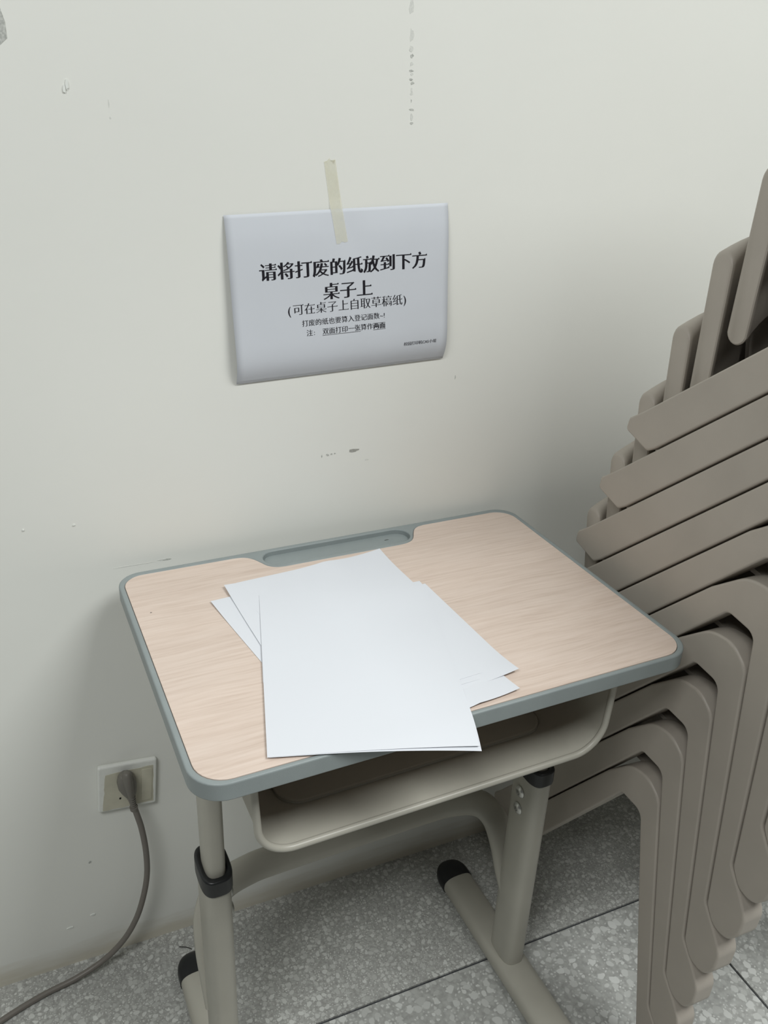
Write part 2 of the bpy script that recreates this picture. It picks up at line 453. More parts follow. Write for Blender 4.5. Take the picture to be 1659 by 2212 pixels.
inner += arcp(0.2610, -DD + 0.0380, 0.0320, 0, -90)
inner += arcp(-0.2610, -DD + 0.0380, 0.0320, -90, -180)
groove = arcp(-0.0880, -0.0270, 0.0190, 270, 90, 10) + arcp(0.0950, -0.0270, 0.0190, 90, -90, 10)
RIM_T = 0.0215
rim = link('edge_rim', prism([outer, inner, groove], DH - RIM_T, DH, 0.0022, 3, name='edge_rim'), M['rim'], desk); wn(rim)
tray = link('pen_tray', prism([offset_loop(groove[::-1], -0.0010)], DH - 0.014, DH - 0.0075, 0, name='pen_tray'), M['rim'], rim)
board = link('top_panel', prism([[p for p in offset_loop(inner[::-1], 0.00025)]], DH - 0.018, DH - 0.0003, 0.0003, 1, name='top_panel'), M['wood'], desk)
tag(board, 'pale wood grain laminate top')
spk = link('speck', prism([blob(-0.2745, -0.1040, 0.0026, 0.0012)], DH - 0.0003, DH - 0.0001, 0, name='speck'), M['lint'], board)
speck2 = link('speck', prism([blob(0.0800, -0.0225, 0.007, 0.0012)], DH - 0.0075, DH - 0.0072, 0, name='speck'), M['lint'], rim)

# storage box: U section shell open to the front
BX0, BX1, BZ0, BZ1 = -0.2335, 0.2085, 0.5850, 0.7040
BYF, BYB = -DD + 0.030, -0.085
def u_path(ins, n=10):
    x0, x1, z0 = BX0 + ins, BX1 - ins, BZ0 + ins
    r = 0.042 - ins
    pts = [(x0 - 0.004, BZ1)]
    pts += [(x0 + r + r * math.cos(math.radians(180 + 90 * k / n)), z0 + r + r * math.sin(math.radians(180 + 90 * k / n))) for k in range(n + 1)]
    pts += [(x1 - r + r * math.cos(math.radians(270 + 90 * k / n)), z0 + r + r * math.sin(math.radians(270 + 90 * k / n))) for k in range(n + 1)]
    pts += [(x1 + 0.004, BZ1)]
    return pts
o_, i_ = u_path(0.0), u_path(0.0022)
shell = o_ + i_[::-1]
sb = link('storage_box', prism([shell], -BYF - 0.0, -BYB, 0, to3=lambda x, y, z: (x, -z, y), name='storage_box'), M['steel'], desk)
# NB: prism's z runs along -y here
back = prism([[(p[0], p[1]) for p in o_]], -BYB - 0.0022, -BYB, 0, to3=lambda x, y, z: (x, -z, y), name='back_panel')
link('back_panel', back, M['steel'], sb)
lip_path = [(x, BYF, z) for x, z in u_path(0.0005, 14)]
link('rolled_lip', sweep(lip_path, ellipse(0.0042, 0.0042, 12), ref=(0, 1, 0), name='rolled_lip'), M['steel'], sb)
emb = fillet([(-0.190, BYF + 0.052), (0.165, BYF + 0.052), (0.165, BYB - 0.045), (-0.190, BYB - 0.045)], 0.03, 8)
link('embossed_floor', prism([emb], BZ0 + 0.0020, BZ0 + 0.0060, 0.0035, 4, name='embossed_floor'), M['steel'], sb)

# legs
LXS, LY = {-1: -0.2505, 1: 0.2245}, -0.2500
for s in (-1, 1):
    x = LXS[s]
    link('upper_leg', prism([[(x + a, LY + b) for a, b in ellipse(0.0128, 0.0240, 28, 3.0)]], 0.400, 0.706, 0, name='upper_leg'), M['steel'], desk)
    link('lower_leg', prism([[(x + a, LY + b) for a, b in ellipse(0.0178, 0.0310, 32, 3.2)]], 0.030, 0.432, 0, name='lower_leg'), M['steel'], desk)
    co = [(x + a, LY + b) for a, b in ellipse(0.0200, 0.0335, 32, 3.2)]
    ci = [(x + a, LY + b) for a, b in ellipse(0.0130, 0.0243, 32, 3.0)]
    c_ = link('collar', prism([co, ci], 0.4190, 0.4450, 0.003, 3, name='collar'), M['black'], desk)
    wn(c_)
    for z in (0.4010, 0.3690):
        xb = x - s * 0.0178
        bm = bmesh.new()
        prof = [(-0.003, 0.0098), (0.0014, 0.0098), (0.0034, 0.0080), (0.0048, 0.0048), (0.0048, 0.0036), (0.0022, 0.0030)]
        rings = []
        for d, r in prof:
            rings.append([bm.verts.new((xb - s * d, LY - 0.000 + r * math.cos(2 * math.pi * k / 14), z - 0.012 + r * math.sin(2 * math.pi * k / 14))) for k in range(14)])
        for r0, r1 in zip(rings[:-1], rings[1:]):
            for k in range(14): bm.faces.new((r0[k], r0[(k + 1) % 14], r1[(k + 1) % 14], r1[k]))
        bm.faces.new(rings[-1])
        link('bolt', finish(bm, 'bolt', 40), M['zinc'], desk)
    # foot bar, D-shaped steel tube, with black end caps
    fb = [(a, b + 0.0 if b > 0 else b * 0.999) for a, b in ellipse(0.0280, 0.0195, 28, 2.6)]
    yb0, yb1 = -0.445, -0.075
    path = [(x, yb0, 0.0200), (x, (yb0 + yb1) / 2, 0.0200), (x, yb1, 0.0200)]
    link('foot_bar', sweep(path, fb, ref=(0, 0, 1), name='foot_bar'), M['steel'], desk)
    for yc, dr in ((yb1, 1), (yb0, -1)):
        pth, scl = [], []
        for k in range(9):
            a = math.pi / 2 * k / 8
            pth.append((x, yc + dr * (0.034 * math.sin(a)), 0.0200)); scl.append(1.045 * max(0.02, math.cos(a) ** 0.8))
        pth.insert(0, (x, yc - dr * 0.014, 0.02)); scl.insert(0, 1.045)
        link('foot_cap', sweep(pth, [(a, max(b, -0.0190)) for a, b in fb], scale=scl, name='foot_cap', angle=60), M['black'], desk)
    pass
arch = []
for sg, xe in ((-1, LXS[-1] + 0.001), (1, LXS[1] + 0.004)):
    pts_ = [(xe, -0.238, 0.160), (xe, -0.216, 0.190), (xe, -0.195, 0.226), (xe - sg * 0.006, -0.172, 0.261), (xe - sg * 0.027, -0.153, 0.281), (xe - sg * 0.070, -0.143, 0.2875), (xe - sg * 0.13, -0.14, 0.288)]
    arch += pts_ if sg < 0 else pts_[::-1]
link('cross_arch', sweep(catmull(arch, 6), ellipse(0.0215, 0.0125, 20, 2.4), ref=(0, 0.83, -0.56), name='cross_arch', angle=60), M['steel'], desk)

# ------------------------------------------------------------------ sheets of paper on the desk
def sheet(name, tl, rot, zoff, label, curl=(), w=0.210, h=0.297, droop=0.0):
    """tl: top-left corner in desk coordinates, rot: degrees CCW; curl: (corner u, v, height)"""
    c, s = math.cos(math.radians(rot)), math.sin(math.radians(rot))
    def f(u, v):
        x, y = u * w, -v * h
        X, Y = tl[0] + x * c - y * s, tl[1] + x * s + y * c
        z = DH + zoff
        for cu, cv, hh, rad in curl:
            d = math.hypot((u - cu) * w, (v - cv) * h)
            z += hh * max(0, 1 - d / rad) ** 2
        if Y < -DD + 0.004: z -= droop * ((-DD + 0.004 - Y) / 0.05) ** 2
        return (X, Y, z)
    cxy = f(0.5, 0.5)
    wx = cxy[0] * math.cos(DPSI) - cxy[1] * math.sin(DPSI); wy = cxy[0] * math.sin(DPSI) + cxy[1] * math.cos(DPSI) - DG
    me = grid_mesh(24, 32, lambda u, v: (lambda p: (p[0] - cxy[0], p[1] - cxy[1], p[2] - DH - zoff))(f(u, v)), name)
    o = link(name, me, M['paper']); o.location = (wx, wy, DH + zoff); o.rotation_euler = (0, 0, DPSI)
    sm = o.modifiers.new('solidify', 'SOLIDIFY'); sm.thickness = 0.00012; sm.offset = 1
    es = o.modifiers.new('edge_split', 'EDGE_SPLIT'); es.split_angle = 0.6
    tag(o, label, 'paper', 'loose white sheets on the desk')
    return o
sheet('paper_sheet', (-0.2021, -0.1088), 8.0, 0.0003, 'white sheet lowest in the pile, corner sticking out furthest left', curl=[(0, 0, 0.002, 0.08)])
sheet('paper_sheet', (-0.1745, -0.1270), 4.8, 0.0006, 'white sheet whose wavy lower right corner lies nearest the desk front rim', curl=[(1, 1, 0.004, 0.07), (0.75, 1, 0.003, 0.05)])
sheet('paper_sheet', (-0.0828, -0.1541), -1.1, 0.0009, 'half-size white sheet whose small corner shows at the middle right of the pile', w=0.148, h=0.216)
sheet('paper_sheet', (-0.0791, -0.1717), 2.2, 0.0012, 'half-size white sheet whose lower right corner points furthest right', curl=[(1, 1, 0.005, 0.06)], w=0.148, h=0.211)
sheet('paper_sheet', (-0.1771, -0.0804), 1.6, 0.0015, 'white sheet with the second corner from the left, lying turned in the pile', curl=[(0, 0, 0.003, 0.10)])
sheet('paper_sheet', (-0.1600, -0.0765), 3.3, 0.0018, 'white sheet whose creased top corner reaches nearest the pen tray', curl=[(1, 0, 0.004, 0.06), (0.6, 0, 0.003, 0.05)])
sheet('paper_sheet', (-0.1335, -0.0880), -16.4, 0.0021, 'half-size white sheet third from the top, its left edge a faint line', w=0.148, h=0.210)
sheet('paper_sheet', (-0.1366, -0.1190), -17.0, 0.0024, 'white sheet just under the topmost one, its edge peeking out along the bottom', droop=0.010)
sheet('paper_sheet', (-0.1422, -0.1172), -16.2, 0.0027, 'topmost white sheet of the pile, hanging over the front of the desk', droop=0.007)

# ------------------------------------------------------------------ notice taped to the wall
SW, SH, SROT = 0.297, 0.210, 0.0403
sign = empty('paper_notice', (0.0217, 0.0, 1.0690), (0, -SROT, 0))
tag(sign, 'white printed notice with black Chinese lettering taped to the wall', 'notice')
PK = [(0.0, 0.0012), (0.06, 0.0036), (0.15, 0.0062), (0.30, 0.0080), (0.5, 0.0095), (0.68, 0.0115), (0.80, 0.0128), (0.88, 0.0118), (0.94, 0.0082), (1.0, 0.0018)]
def bulge(t):
    for (a, da), (b, db) in zip(PK[:-1], PK[1:]):
        if t <= b:
            k = (t - a) / (b - a); i = PK.index((a, da))
            m0 = (db - PK[max(i - 1, 0)][1]) / (b - PK[max(i - 1, 0)][0]) if i > 0 else (db - da) / (b - a)
            j = min(i + 2, len(PK) - 1)
            m1 = (PK[j][1] - da) / (PK[j][0] - a)
            h = b - a
            return (2*k**3-3*k*k+1)*da + (k**3-2*k*k+k)*h*m0 + (-2*k**3+3*k*k)*db + (k**3-k*k)*h*m1
    return PK[-1][1]
def on_sign(u, v, lift=0.0):
    """u,v metres from the sheet centre, v up"""
    t = 0.5 - v / SH
    d = bulge(max(0, min(1, t)))
    dent = 0.0022 * math.exp(-((u - 0.010) ** 2 / 0.018 ** 2 + (v - 0.072) ** 2 / 0.03 ** 2))
    return (u, -(d - dent) - lift, v * 0.988)
sh = link('sheet', grid_mesh(30, 48, lambda a, b: on_sign((a - 0.5) * SW, (0.5 - b) * SH), 'sheet'), M['sign'], sign)
sm = sh.modifiers.new('solidify', 'SOLIDIFY'); sm.thickness = 0.00015; sm.offset = 0

